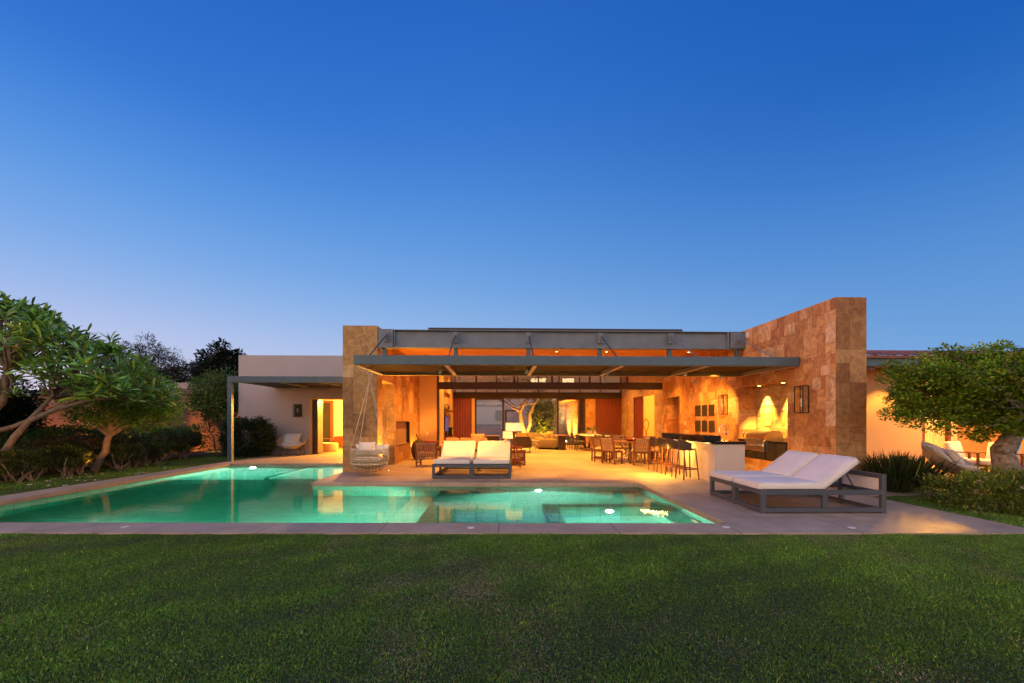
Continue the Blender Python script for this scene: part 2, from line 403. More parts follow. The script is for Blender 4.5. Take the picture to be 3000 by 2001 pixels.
def rnd_dir(n, up=0.):
    d = rng.normal(0, 1, (n, 3)); d = unit(d); d[:, 2] += up; return unit(d)
def clumps_in(n, fn, lo, hi):
    out = []
    lo, hi = np.array(lo), np.array(hi)
    while len(out) < n:
        p = lo + (hi - lo) * rng.random(3)
        if fn(*p): out.append(p)
    return np.array(out)
def wob(p, q, k=5, amp=.06, sag=0.):
    p, q = Vector(p), Vector(q); L = (q - p).length; out = []
    for i in range(k + 1):
        t = i / k; w = math.sin(t * math.pi)
        out.append(p.lerp(q, t) + Vector((random.uniform(-1, 1), random.uniform(-1, 1), random.uniform(-1, 1))) * amp * L * w * .6 + Vector((0, 0, sag * L * w)))
    return out
def taper(a, b, k): return [a + (b - a) * i / k for i in range(k + 1)]

# ================================================================ camera, sky
cam = bpy.data.cameras.new('camera'); co = bpy.data.objects.new('camera', cam); COL.objects.link(co)
cam.sensor_width = 36; cam.lens = F_ / 3000 * 36; cam.shift_y = (H_ - 1000.5) / 3000; cam.clip_end = 2000; cam.clip_start = .05
co.location = (0, 0, CAMZ); co.rotation_euler = (R(90), 0, -TH); scene.camera = co
scene.view_settings.view_transform = 'Standard'; scene.view_settings.look = 'None'; scene.view_settings.exposure = 0; scene.view_settings.gamma = 1
scene.cycles.use_denoising = True; scene.cycles.max_bounces = 8; scene.cycles.diffuse_bounces = 4; scene.cycles.transparent_max_bounces = 24
scene.cycles.sample_clamp_indirect = 4; scene.cycles.sample_clamp_direct = 0; scene.cycles.caustics_reflective = False; scene.cycles.caustics_refractive = False
try: scene.cycles.denoising_prefilter = 'ACCURATE'
except Exception: pass
w = bpy.data.worlds.new('World'); scene.world = w; w.use_nodes = True
N, L = w.node_tree.nodes, w.node_tree.links; bg = N['Background']
tc = N.new('ShaderNodeTexCoord'); nrm = N.new('ShaderNodeVectorMath'); nrm.operation = 'NORMALIZE'; L.new(tc.outputs['Generated'], nrm.inputs[0])
sp = N.new('ShaderNodeSeparateXYZ'); L.new(nrm.outputs[0], sp.inputs[0])
at2 = N.new('ShaderNodeMath'); at2.operation = 'ARCTAN2'; L.new(sp.outputs['X'], at2.inputs[0]); L.new(sp.outputs['Y'], at2.inputs[1])
def sky_ramp(stops):
    r = N.new('ShaderNodeValToRGB'); cr = r.color_ramp; cr.interpolation = 'B_SPLINE'
    while len(cr.elements) < len(stops): cr.elements.new(.5)
    for e, (p, c) in zip(cr.elements, stops): e.position = p; e.color = lin(c) + (1,)
    L.new(sp.outputs['Z'], r.inputs['Fac']); return r.outputs[0]
SKY_L = [(0, (232, 206, 214)), (.08, (212, 206, 230)), (.14, (194, 202, 237)), (.21, (160, 188, 236)), (.30, (124, 172, 234)), (.42, (80, 146, 226)), (.54, (46, 112, 210)), (.75, (30, 90, 186)), (1, (34, 80, 165))]
SKY_C = [(0, (186, 200, 230)), (.10, (168, 194, 232)), (.2, (140, 180, 229)), (.3, (112, 164, 225)), (.45, (80, 142, 217)), (.6, (50, 116, 206)), (.75, (36, 98, 192)), (1, (34, 80, 165))]
SKY_R = [(0, (132, 176, 224)), (.12, (114, 164, 220)), (.22, (95, 151, 216)), (.32, (76, 136, 209)), (.42, (50, 116, 200)), (.54, (26, 94, 184)), (.75, (24, 86, 176)), (1, (34, 80, 165))]
SKY_B = [(0, (252, 232, 212)), (.2, (252, 230, 214)), (.5, (240, 222, 220)), (.75, (185, 192, 226)), (1, (40, 88, 172))]
def mixc(f, a, b):
    m = N.new('ShaderNodeMix'); m.data_type = 'RGBA'; L.new(f, m.inputs[0]); L.new(a, m.inputs[6]); L.new(b, m.inputs[7]); return m.outputs[2]
def rng_node(src, a, b):
    m = N.new('ShaderNodeMapRange'); m.interpolation_type = 'SMOOTHSTEP'; m.inputs[1].default_value = a; m.inputs[2].default_value = b; L.new(src, m.inputs[0]); return m.outputs[0]
l1 = mixc(rng_node(at2.outputs[0], -1.15, .35), sky_ramp(SKY_L), sky_ramp(SKY_C))
l2 = mixc(rng_node(at2.outputs[0], -.2, 1.0), l1, sky_ramp(SKY_R))
neg = N.new('ShaderNodeMath'); neg.operation = 'MULTIPLY'; neg.inputs[1].default_value = -1; L.new(sp.outputs['Y'], neg.inputs[0])
l3 = mixc(rng_node(neg.outputs[0], -.2, .35), l2, sky_ramp(SKY_B))
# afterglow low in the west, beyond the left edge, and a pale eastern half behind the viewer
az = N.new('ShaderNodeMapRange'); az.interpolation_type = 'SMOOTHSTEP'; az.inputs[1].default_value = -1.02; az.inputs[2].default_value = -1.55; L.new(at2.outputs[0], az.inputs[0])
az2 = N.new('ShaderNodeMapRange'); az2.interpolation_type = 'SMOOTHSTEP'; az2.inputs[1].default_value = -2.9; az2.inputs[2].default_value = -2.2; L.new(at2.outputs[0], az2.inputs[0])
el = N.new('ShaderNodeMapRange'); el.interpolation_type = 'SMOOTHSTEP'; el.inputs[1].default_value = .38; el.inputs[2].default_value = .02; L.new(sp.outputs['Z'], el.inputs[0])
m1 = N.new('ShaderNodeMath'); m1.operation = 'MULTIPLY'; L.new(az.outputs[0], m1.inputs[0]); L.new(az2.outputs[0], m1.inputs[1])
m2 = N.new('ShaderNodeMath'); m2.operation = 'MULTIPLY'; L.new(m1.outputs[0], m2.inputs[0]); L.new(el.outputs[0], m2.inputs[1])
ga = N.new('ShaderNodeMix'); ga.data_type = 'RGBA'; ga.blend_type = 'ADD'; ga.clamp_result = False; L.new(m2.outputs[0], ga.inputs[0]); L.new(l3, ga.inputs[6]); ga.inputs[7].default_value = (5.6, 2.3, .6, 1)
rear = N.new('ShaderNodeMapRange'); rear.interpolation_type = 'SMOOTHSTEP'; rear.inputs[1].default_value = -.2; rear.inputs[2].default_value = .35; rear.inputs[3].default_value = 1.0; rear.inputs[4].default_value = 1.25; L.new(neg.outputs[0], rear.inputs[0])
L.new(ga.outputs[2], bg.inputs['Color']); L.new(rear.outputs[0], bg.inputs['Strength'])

# ================================================================ ground, paving, pool
yo = lambda x: 5.63 - .0329 * x
yi = lambda x: 6.17 - .0374 * x
yp = lambda x: 10.16 - .052 * x
XL, XI, XR, PX, RX = -9.9, -9.3, 3.34, -4.55, 7.36
def sheet(name, polys, z, m, edge=0.):
    mb = MB()
    for p in polys:
        if edge: mb.prism(p, z - edge, z)
        else: mb.add([(x, y, z) for x, y in p], [tuple(range(len(p)))])
    return structure(mb.obj(name, m))
sheet('lawn', [[(-160, -120), (160, -120), (160, yo(7.3) + .02), (RX, yo(7.3) + .02), (XL, yo(XL) + .02), (-160, yo(XL) + .02)],
               [(-160, yo(XL) + .02), (XL, yo(XL) + .02), (XL, 260), (-160, 260)],
               [(RX, yo(7.3) + .02), (160, yo(7.3) + .02), (160, 260), (RX, 260)],
               [(XL, 18.7), (RX, 18.7), (RX, 260), (XL, 260)]], -.026, 'turf')
sheet('pool_deck', [[(XL, yo(XL)), (XR, yo(XR)), (XR, yi(XR)), (XI, yi(XI)), (XL, yi(XL))],
                    [(XL, yi(XL)), (XI, yi(XI)), (XI, 14.95), (XL, 14.95)],
                    [(XL, 14.95), (PX, 14.95), (PX, 18.9), (XL, 18.9)],
                    [(PX, yp(PX)), (XR, yp(XR)), (XR, 18.88), (PX, 18.88)],
                    [(XR, yo(XR)), (RX, yo(RX)), (RX, 9.0), (7.42, 9.0), (7.42, 18.88), (XR, 18.88)]], 0, 'deck', .075)
sheet('living_room_floor', [[(-2.8, 18.9), (7.62, 18.9), (7.62, 25.9), (-2.8, 25.9)]], .004, 'floor', .08)
pool_poly = [(XI, yi(XI)), (XR, yi(XR)), (XR, yp(XR)), (PX, yp(PX)), (PX, 14.95), (XI, 14.95)]
def off(poly, d):
    out = []
    n = len(poly)
    for i in range(n):
        a, b, c = Vector(poly[i - 1]), Vector(poly[i]), Vector(poly[(i + 1) % n])
        d1, d2 = (b - a).normalized(), (c - b).normalized(); n1, n2 = Vector((d1.y, -d1.x)), Vector((d2.y, -d2.x))
        k = (n1 + n2); k = k / (1 + n1.dot(n2)); out.append(tuple(b + k * d))
    return out
wall_poly = off(pool_poly, .02); DEPTH = -1.35
mb = MB(); band = MB()
for i in range(6):
    a, b = wall_poly[i], wall_poly[(i + 1) % 6]
    mb.quad((a[0], a[1], DEPTH), (b[0], b[1], DEPTH), (b[0], b[1], -.20), (a[0], a[1], -.20))
    band.quad((a[0], a[1], -.20), (b[0], b[1], -.20), (b[0], b[1], -.07), (a[0], a[1], -.07))
mb.add([(x, y, DEPTH) for x, y in wall_poly], [tuple(range(6))])
mb.box(-9.32, -6.62, 12.1, 14.96, DEPTH, -.62); mb.box(-6.48, -4.53, 12.1, 14.96, DEPTH, -.5)
mb.box(-6.62, -6.48, 12.1, 14.96, DEPTH, -.22)
mb.box(-1.4, 1.1, 7.0, 10.3, DEPTH, -.62); mb.box(1.1, 3.36, 8.3, 10.2, DEPTH, -.62)
mb.box(.85, 1.1, 6.1, 7.0, DEPTH, -.32); mb.box(1.1, 3.36, 6.0, 8.3, DEPTH, -1.05); mb.box(1.1, 3.36, 8.0, 8.3, -1.05, -.34)
mb.box(.85, 1.1, 7.0, 8.3, -.62, -.32); mb.box(2.9, 3.36, 6.0, 8.0, -1.05, -.5)
basin = structure(mb.obj('pool_basin', 'pool_tile')); structure(band.obj('pool_waterline_band', 'band'))
# water: a clear body, absorbing red, a nearly still surface
m = bpy.data.materials.new('pool_water'); m.use_nodes = True; N, L = m.node_tree.nodes, m.node_tree.links; N.clear()
out = N.new('ShaderNodeOutputMaterial'); rf = N.new('ShaderNodeBsdfRefraction'); rf.inputs['IOR'].default_value = 1.33; rf.inputs['Roughness'].default_value = 0
gl = N.new('ShaderNodeBsdfGlossy'); gl.inputs['Roughness'].default_value = .02; fr = N.new('ShaderNodeFresnel'); fr.inputs['IOR'].default_value = 1.33
mx = N.new('ShaderNodeMixShader'); tc = N.new('ShaderNodeTexCoord'); mp = N.new('ShaderNodeMapping'); mp.inputs['Scale'].default_value = (1, 1.6, 1)
n1 = N.new('ShaderNodeTexNoise'); n1.inputs['Scale'].default_value = 3.2; n1.inputs['Detail'].default_value = 3
bp = N.new('ShaderNodeBump'); bp.inputs['Strength'].default_value = .035; bp.inputs['Distance'].default_value = .05
L.new(tc.outputs['Object'], mp.inputs['Vector']); L.new(mp.outputs[0], n1.inputs['Vector']); L.new(n1.outputs['Fac'], bp.inputs['Height'])
for q in (rf, gl, fr): L.new(bp.outputs[0], q.inputs['Normal'])
L.new(fr.outputs[0], mx.inputs[0]); L.new(rf.outputs[0], mx.inputs[1]); L.new(gl.outputs[0], mx.inputs[2]); L.new(mx.outputs[0], out.inputs['Surface'])
va = N.new('ShaderNodeVolumeAbsorption'); va.inputs['Color'].default_value = (.02, .80, .66, 1); va.inputs['Density'].default_value = .55
vs_ = N.new('ShaderNodeVolumeScatter'); vs_.inputs['Color'].default_value = (.55, 1, .86, 1); vs_.inputs['Density'].default_value = .105; vs_.inputs['Anisotropy'].default_value = .2
ad = N.new('ShaderNodeAddShader'); L.new(va.outputs[0], ad.inputs[0]); L.new(vs_.outputs[0], ad.inputs[1]); L.new(ad.outputs[0], out.inputs['Volume']); M['water'] = m
mb = MB(); mb.prism(off(pool_poly, .035), DEPTH - .05, -.10); structure(mb.obj('pool_water', 'water'))

def pool_light(x, y, z, n, label, power):
    t = thing('pool_light', label, 'pool light', (x, y, z), 0, 'round lamps sunk in the pool walls')
    d = Vector(n); q = d.to_track_quat('Z', 'Y').to_matrix().to_4x4()
    MB().lathe([(.13, 0), (.135, .012), (.11, .02), (.10, .012)], 20, mx=q).obj('bezel', 'chrome', t, 40)
    MB().lathe([(.085, .006), (.05, .014), (0, .016)], 20, mx=q).obj('lens', 'pool_lens', t, 60)
    p = Vector((x, y, z)) + d * .07
    lamp('SPOT', p, power, p + d + Vector((0, 0, -.35)), 170, .6, .06, (.80, 1, .86))
PC = 'round white lamp under water '
pool_light(-8.5, 14.93, -.36, (0, -1, 0), PC + 'at the far end, left of the thin wall', 5200)
pool_light(-5.3, 14.93, -.30, (0, -1, 0), PC + 'beside the stone pillar base', 5600)
pool_light(.95, yp(.95) - .0, -.50, (0, -1, 0), PC + 'in the middle of the terrace edge', 3400)
pool_light(2.1, 7.98, -.62, (0, -1, 0), PC + 'inside the corner spa', 3200)
pool_light(-6.6, yi(-6.6), -.7, (0, 1, 0), PC + 'added unseen in the near wall left of the centre', 260)  # unseen lamp added to spread the glow through the water
pool_light(-3.2, yi(-3.2), -.7, (0, 1, 0), PC + 'added unseen in the near wall right of the centre', 300)  # another unseen lamp, added for the glow of the near water
pool_light(-1.40, 8.3, -.95, (-1, 0, 0), PC + 'added unseen in the side of the submerged ledge', 1500)  # unseen lamp added to brighten the water left of the ledge
for u, v, lb in ((2128, 1544, 'small pale round cap set in the paving at the spa corner'), (2495, 1546, 'small pale round cap set in the paving before the right daybed'),
                 (367, 1544, 'small pale round cap set in the far left front coping'), (1380, 1546, 'small pale round cap set in the middle of the front coping')):
    x, y = G(u, v); tag(MB().lathe([(.05, 0), (.05, .004), (.042, .006), (0, .006)], 24, (x, y, .001)).obj('deck_cap', 'white_paint', None, 40), lb, 'deck cap', 'round caps set in the paving')
x, y = G(950, 1525, -1.0); tag(MB().lathe([(.16, 0), (.16, .015), (.11, .02), (.1, .012), (0, .014)], 24, (-2.3, 7.2, DEPTH + .001)).obj('pool_drain', 'white_paint', None, 40), 'round pale drain cover on the pool floor', 'drain')

# ================================================================ stone walls
SX0, SX1 = -4.54, -3.54; SY0, SY1 = 12.42, 18.9; SZ = 4.27
t = thing('stone_wall', 'tall olive brown stone slab wall with fireplace and passage, left of the terrace', 'stone wall', ((SX0 + SX1) / 2, SY0, 0))
mb = MB()
PH = (.5, 2.03, 0, 2.73); FH = (2.3, 4.4, .63, 1.44)
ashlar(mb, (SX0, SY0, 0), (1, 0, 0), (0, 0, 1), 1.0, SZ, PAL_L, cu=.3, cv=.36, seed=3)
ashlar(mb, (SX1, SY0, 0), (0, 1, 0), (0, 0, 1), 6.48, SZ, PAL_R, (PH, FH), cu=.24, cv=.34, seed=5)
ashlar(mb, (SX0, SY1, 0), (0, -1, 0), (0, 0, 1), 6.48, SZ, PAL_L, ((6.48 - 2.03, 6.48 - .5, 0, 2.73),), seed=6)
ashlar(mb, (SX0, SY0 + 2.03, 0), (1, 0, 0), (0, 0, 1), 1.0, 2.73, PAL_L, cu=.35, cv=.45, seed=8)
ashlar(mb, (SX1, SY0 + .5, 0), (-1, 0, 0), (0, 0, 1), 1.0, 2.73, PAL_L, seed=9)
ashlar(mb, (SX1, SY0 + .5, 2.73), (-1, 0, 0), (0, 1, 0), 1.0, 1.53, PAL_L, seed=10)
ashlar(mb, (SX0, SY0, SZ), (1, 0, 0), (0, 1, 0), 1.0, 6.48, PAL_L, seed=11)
mb.obj('stone_facing', 'stone', t, world=True)
fb = MB(); y0, y1 = SY0 + 2.3, SY0 + 4.4; X = SX1
fb.quad((X, y0, .63), (X, y1, .63), (X - .115, y1, .63), (X - .115, y0, .63)); fb.quad((X, y0, 1.44), (X - .115, y0, 1.44), (X - .115, y1, 1.44), (X, y1, 1.44))
fb.quad((X, y0, .63), (X - .115, y0, .63), (X - .115, y0, 1.44), (X, y0, 1.44)); fb.quad((X - .115, y0, .63), (X - .115, y1, .63), (X - .115, y1, 1.44), (X - .115, y0, 1.44))
ff = fb.obj('fireplace', 'plaster_terra', t, world=True)
MB().box(X - .115, X + .004, y1 - .004, y1 + .05, .63, 1.44).obj('soot_panel', 'black', ff, world=True)
fr_ = MB()
for a in ((y0 - .03, y1 + .03, .60, .63), (y0 - .03, y1 + .03, 1.44, 1.47), (y0 - .03, y0, .63, 1.44), (y1, y1 + .03, .63, 1.44)): fr_.box(X - .02, X + .006, *a)
fr_.obj('frame', 'black', ff, world=True)

RX0, RX1 = 7.42, 8.12; RY0, RY1 = 9.05, 18.9; RZ = 4.22
t = thing('stone_wall', 'tall reddish stone slab wall with barbecue alcove, right of the terrace', 'stone wall', ((RX0 + RX1) / 2, RY0, 0))
mb = MB()
NI = (1.55, 3.75, 0, 2.53); DO = (8.0, 9.35, 0, 2.5)
LW = RY1 - RY0
ashlar(mb, (RX0, RY1, 0), (0, -1, 0), (0, 0, 1), LW, RZ, PAL_R, ((LW - NI[1], LW - NI[0], 0, 2.53), (LW - DO[1], LW - DO[0], 0, 2.5)), ub=(LW - NI[0] + .01,), cu=.14, cv=.23, seed=21)
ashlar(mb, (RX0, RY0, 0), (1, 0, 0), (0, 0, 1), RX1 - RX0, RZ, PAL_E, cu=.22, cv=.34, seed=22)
ashlar(mb, (RX1, RY0, 0), (0, 1, 0), (0, 0, 1), LW, RZ, PAL_R, seed=23)
ashlar(mb, (RX0, RY0, RZ), (1, 0, 0), (0, 1, 0), RX1 - RX0, LW, PAL_R, seed=24)
ashlar(mb, (RX0 + .55, RY0 + NI[0], 0), (-1, 0, 0), (0, 0, 1), .55, 2.53, PAL_R, seed=25) if False else None
ashlar(mb, (RX0, RY0 + NI[1], 0), (1, 0, 0), (0, 0, 1), .55, 2.53, PAL_R, seed=26)
ashlar(mb, (RX0 + .55, RY0 + NI[0], 0), (-1, 0, 0), (0, 0, 1), .55, 2.53, PAL_R, seed=27)
ashlar(mb, (RX0, RY0 + NI[1], 2.53), (1, 0, 0), (0, -1, 0), .55, 2.2, PAL_R, seed=28)
ashlar(mb, (RX0, RY0 + DO[1], 0), (1, 0, 0), (0, 0, 1), .5, 2.5, PAL_R, seed=29)
ashlar(mb, (RX0 + .5, RY0 + DO[0], 0), (-1, 0, 0), (0, 0, 1), .5, 2.5, PAL_R, seed=30)
ashlar(mb, (RX0 + .5, RY0 + DO[1], 0), (0, -1, 0), (0, 0, 1), 1.35, 2.5, PAL_R, seed=31)
mb.box(RX0 + .002, RX0 + .5, RY0 + DO[0], RY0 + DO[1], 2.5, 2.52)
mb.obj('stone_facing', 'stone', t, world=True)
mb = MB(); ashlar(mb, (RX0 + .55, RY0 + NI[1], .0), (0, -1, 0), (0, 0, 1), 2.2, 2.53, [(.52, .36, .19), (.46, .31, .16), (.58, .42, .24)], cu=.24, cv=.075, sizes=((1, 1), (2, 1), (3, 1), (2, 1)), relief=.012, seed=33)
mb.obj('split_face_panel', 'stone_rough', t, world=True)
for y in (RY0 + 2.15, RY0 + 3.2): MB().lathe([(.05, 0), (.05, -.008), (.036, -.008), (.036, -.002), (0, -.002)], 16, (RX0 + .3, y, 2.524)).obj('downlight', 'lens_small', t, world=True)
for y in (RY0 + 2.15, RY0 + 3.2): lamp('SPOT', (RX0 + .34, y, 2.50), 420, (RX0 + .52, y, .4), 66, .8, .02)
MB().box(RX0 - .012, RX0 - .003, 10.42, 10.445, 0, RZ).obj('movement_joint', 'plaster_terra', t, world=True)
MB().box(RX0 - .011, RX0 - .0035, 12.25, 12.42, 3.98, 4.13, .02).obj('pale_patch', 'white_paint', t, world=True)

# ================================================================ villa
V = thing('villa', 'low flat roofed stone and glass house lit warm inside, behind the pool', 'house', (2.2, 18.9, 0))
def vo(mb, name, m, par=None, sm=None): return mb.obj(name, m, par or V, sm, world=True)
# terrace ceiling and roof edge
mb = MB(); mb.box(-3.53, 7.41, 12.72, 18.88, 4.0, 4.05); vo(mb, 'terrace_ceiling', 'ceil_wood')
mb = MB(); mb.box(-3.53, 7.41, 12.72, 19.2, 4.055, 4.16); vo(mb, 'terrace_roof', 'conc')
for x in (2.1, 3.92, 6.95): vo(MB().lathe([(.04, 0), (.04, -.008), (.032, -.01), (.03, -.003), (0, -.003)], 16, (x, 15.2, 3.999)), 'downlight', 'lens_small')
for x in (-2.3, .1, 2.1, 3.92, 6.4):
    for y in (14.9, 17.2): lamp('SPOT', (x, y, 3.97), 130, (x, y, 0), 95, .7, .04)
# raised living-room roof
mb = MB(); mb.box(-3.05, 8.1, 18.3, 26.6, 5.28, 5.52, .02); vo(mb, 'raised_roof', 'dark_alu')
mb = MB(); mb.box(-2.8, 7.6, 18.95, 25.9, 5.2, 5.275); vo(mb, 'living_ceiling', 'white_paint')
# side walls of the living room
mb = MB(); mb.box(-3.53, -2.76, 18.9, 19.0, 0, 4.0)
mb.box(-3.0, -2.76, 19.0, 21.3, 0, 5.2); mb.box(-3.0, -2.76, 24.3, 25.9, 0, 5.2); mb.box(-3.0, -2.76, 21.3, 24.3, 3.0, 5.2); mb.box(-3.0, -2.9, 21.3, 24.3, 0, 3.0)
vo(mb, 'plaster_wall', 'plaster_warm')
mb = MB(); ashlar(mb, (7.58, 25.9, 0), (0, -1, 0), (0, 0, 1), 7.0, 5.2, [(.52, .33, .16), (.47, .29, .14), (.57, .38, .2)], ((25.9 - 23.45, 25.9 - 20.3, 0, 2.78),), cu=.4, cv=.45, seed=41)
vo(mb, 'stone_side_wall', 'stone')
mb = MB(); mb.box(7.585, 7.75, 20.25, 20.3, 0, 2.8); mb.box(7.585, 7.75, 23.45, 23.5, 0, 2.8); mb.box(7.585, 7.75, 20.3, 23.45, 2.78, 2.83); vo(mb, 'door_lining', 'teak')
mb = MB(); mb.box(7.63, 7.68, 22.1, 23.44, .01, 2.77); vo(mb, 'sliding_door', 'red_wood')
# room behind that doorway
mb = MB(); mb.box(7.76, 12, 25.0, 25.1, 0, 3.2); mb.box(11.9, 12, 19.5, 25, 0, 3.2); mb.box(7.76, 12, 19.4, 19.5, 0, 3.2); mb.box(7.76, 12, 19.4, 25, 3.2, 3.3); mb.box(7.6, 12, 19.4, 25, -.07, .0); vo(mb, 'side_room', 'plaster_warm')
lamp('POINT', (9.6, 22.2, 2.6), 330, r=.12); 
MB().lathe([(.12, 0), (.14, -.06), (.1, -.13), (0, -.15)], 16, (9.6, 22.2, 2.78)).obj('ceiling_lamp', 'shade', V, 50, world=True)
# front slider frame + clerestory
mb = MB(); mb.box(-2.76, 7.60, 18.88, 19.06, 2.90, 3.22, .01); mb.box(-2.76, -2.66, 18.9, 19.04, 0, 2.9); mb.box(7.50, 7.60, 18.9, 19.04, 0, 2.9)
for k in range(7): x = -2.76 + 10.26 * k / 6; mb.box(x, x + .08, 18.93, 19.0, 3.22, 4.0)
vo(mb, 'front_door_frame', 'dark_alu')
MB().box(-2.7, 7.55, 18.955, 18.965, 3.22, 4.0).obj('front_clerestory_glass', 'glass', V, world=True)
mb = MB(); mb.box(-2.76, 7.6, 19.0, 19.1, 4.0, 5.2); vo(mb, 'upper_front_wall', 'plaster_warm')
# back wall of the living room
BY = 25.75
mb = MB(); mb.box(-2.76, 7.58, BY, BY + .16, 2.85, 3.23, .01)
for u0, u1 in ((1391, 1396), (1471, 1477), (1632, 1637), (1709, 1715)):
    a, b = W(u0, 1200, BY)[0], W(u1, 1200, BY)[0]; mb.box(a, b, BY + .02, BY + .1, 0, 2.85)
a, b = W(1391, 1200, BY)[0], W(1474, 1200, BY)[0]; mb.box(a, b, BY + .03, BY + .09, 2.77, 2.85)
a2, b2 = W(1634, 1200, BY)[0], W(1712, 1200, BY)[0]; mb.box(a2, b2, BY + .03, BY + .09, 2.77, 2.85); mb.box(a2, b2, BY + .03, BY + .09, 0, .09)
for k in range(9): x = -2.7 + 10.2 * k / 8; mb.box(x, x + .07, BY + .03, BY + .1, 3.23, 5.2)
vo(mb, 'back_door_frame', 'dark_alu')
MB().box(a + .09, b - .02, BY + .05, BY + .06, .02, 2.77).obj('back_glass_door', 'glass', V, world=True)
MB().box(a2 + .09, b2 - .02, BY + .05, BY + .06, .09, 2.77).obj('back_glass_door', 'glass', V, world=True)
MB().box(-2.7, 7.5, BY + .06, BY + .07, 3.23, 5.2).obj('back_clerestory_glass', 'glass', V, world=True)
mb = MB()
x0, x1 = -2.76, W(1382, 1200, BY)[0]; n = 7
for k in range(n): mb.box(x0 + (x1 - x0) * k / n + .004, x0 + (x1 - x0) * (k + 1) / n - .004, BY + .03, BY + .075, .01, 2.85)
o = vo(mb, 'sliding_panel', 'red_wood'); MB().box(x1 - .12, x1 - .08, BY - .01, BY + .03, .95, 1.35, .006).obj('handle', 'black', o, world=True)
mb = MB(); x0, x1 = W(1745, 1200, BY)[0], 7.57; n = 9
for k in range(n): mb.box(x0 + (x1 - x0) * k / n + .004, x0 + (x1 - x0) * (k + 1) / n - .004, BY + .03, BY + .075, .01, 2.85)
vo(mb, 'sliding_panel', 'red_wood')
mb = MB(); ashlar(mb, (W(1715, 1200, BY)[0], BY + .06, 0), (1, 0, 0), (0, 0, 1), x0 - W(1715, 1200, BY)[0], 2.85, PAL_R, cu=.4, cv=.5, seed=44); vo(mb, 'stone_strip', 'stone')
mb = MB(); mb.box(W(1382, 1200, BY)[0], W(1391, 1200, BY)[0], BY + .02, BY + .12, 0, 2.85); vo(mb, 'plaster_strip', 'plaster_warm')
for x in (-1.4, 1, 3.4, 5.8):
    for y in (20.6, 23.6): lamp('SPOT', (x, y, 5.16), 260, (x, y, 0), 100, .7, .05)
for x in (-1.4, 1, 3.4, 5.8):
    for y in (20.6, 23.6): vo(MB().lathe([(.06, 0), (.06, -.01), (.045, -.01), (.045, -.003), (0, -.003)], 14, (x, y, 5.199)), 'downlight', 'lens_small')
# fridge-like niche fittings on the left living-room wall
mb = MB(); mb.box(-2.89, -2.45, 21.35, 24.25, .0, .62); vo(mb, 'niche_cabinet', 'red_wood')
mb = MB(); mb.box(-2.89, -2.58, 21.4, 24.25, 1.98, 2.06); vo(mb, 'niche_shelf', 'teak')

# left wing
LY = 18.92
mb = MB(); DX0, DX1 = -8.36, -4.75
mb.box(-11.45, DX0, LY, LY + .25, 0, 4.38); mb.box(DX1, SX0, LY, LY + .25, 0, 4.38); mb.box(DX0, DX1, LY, LY + .25, 2.51, 4.38)
mb.box(-11.45, -11.2, LY + .25, 26, 0, 4.38); mb.box(-11.2, SX0, 25.75, 26, 0, 4.38); mb.box(-11.2, SX0, LY + .25, 25.75, 4.05, 4.2)
vo(mb, 'left_wing_wall', 'plaster')
mb = MB(); mb.box(-11.2, SX0, 24.0, 24.1, 0, 3.0); mb.box(-10.4, -10.3, LY + .25, 24, 0, 3.0); mb.box(-4.7, -4.55, LY + .25, 24, 0, 3.0); mb.box(-11.2, SX0, LY + .25, 24.1, 2.9, 3.0)
vo(mb, 'bedroom_wall', 'white_paint')
mb = MB(); mb.box(-10.3, -4.7, LY - .02, 24, -.07, .006); vo(mb, 'bedroom_floor', 'floor')
mb = MB(); mb.box(DX0 + .003, DX0 + .11, LY - .02, LY + .3, 0, 2.51); mb.box(DX0 + .11, DX1, LY - .02, LY + .3, 2.44, 2.508)
vo(mb, 'door_surround', 'plaster_warm')
mb = MB()
for k in range(4): mb.box(DX0 + .13 + k * .062, DX0 + .165 + k * .062, LY - .0, LY + .55, .02, 2.43, .006)
vo(mb, 'folding_door', 'dark_alu')
mb = MB()
for k in range(3): mb.box(DX0 + .168 + k * .062, DX0 + .189 + k * .062, LY + .02, LY + .53, .05, 2.4)
vo(mb, 'door_edge', 'teak')
mb = MB(); mb.box(-10.28, -10.18, 23.88, 23.99, 0, 2.5); mb.box(-9.42, -9.28, 23.88, 23.99, 0, 2.5); mb.box(-10.28, -9.28, 23.875, 23.99, 2.502, 2.62); vo(mb, 'inner_window', 'teak')
MB().box(-10.17, -9.43, 23.95, 23.985, .02, 2.5).obj('inner_pane', 'black', V, world=True)
lamp('POINT', (-6.6, 21.2, 2.55), 600, r=.15); lamp('POINT', (-5.25, 23.2, 1.15), 70, r=.1)
MB().lathe([(.16, 0), (.16, -.1), (0, -.1)], 20, (-6.6, 21.2, 2.78)).obj('ceiling_lamp', 'shade', V, 50, world=True)

# front steel beam with posts and brackets
t = thing('steel_beam', 'long weathered grey steel roof beam spanning between the two stone walls', 'steel beam', (1.9, 12.6, 0))
mb = MB(); z0, z1 = 3.65, 4.17
mb.box(-3.53, 7.41, 12.56, 12.60, z0 + .02, z1 - .02); mb.box(-3.53, 7.41, 12.46, 12.70, z1 - .02, z1 + .004, .004); mb.box(-3.53, 7.41, 12.46, 12.70, z0 - .004, z0 + .02, .004)
mb.box(-3.53, -3.10, 12.44, 12.70, z0 - .02, z1 + .012, .006); mb.box(6.98, 7.41, 12.44, 12.555, z0 + .03, z1 - .03, .006)
mb.box(-3.08, -3.05, 12.47, 12.56, z0 + .02, z1 - .02); mb.box(6.9, 6.94, 12.47, 12.56, z0 + .02, z1 - .02)
mb.obj('girder', 'steel_grey', t, world=True)
BX = [-3.38, -1.27, .89, 3.03, 5.15, 7.24]
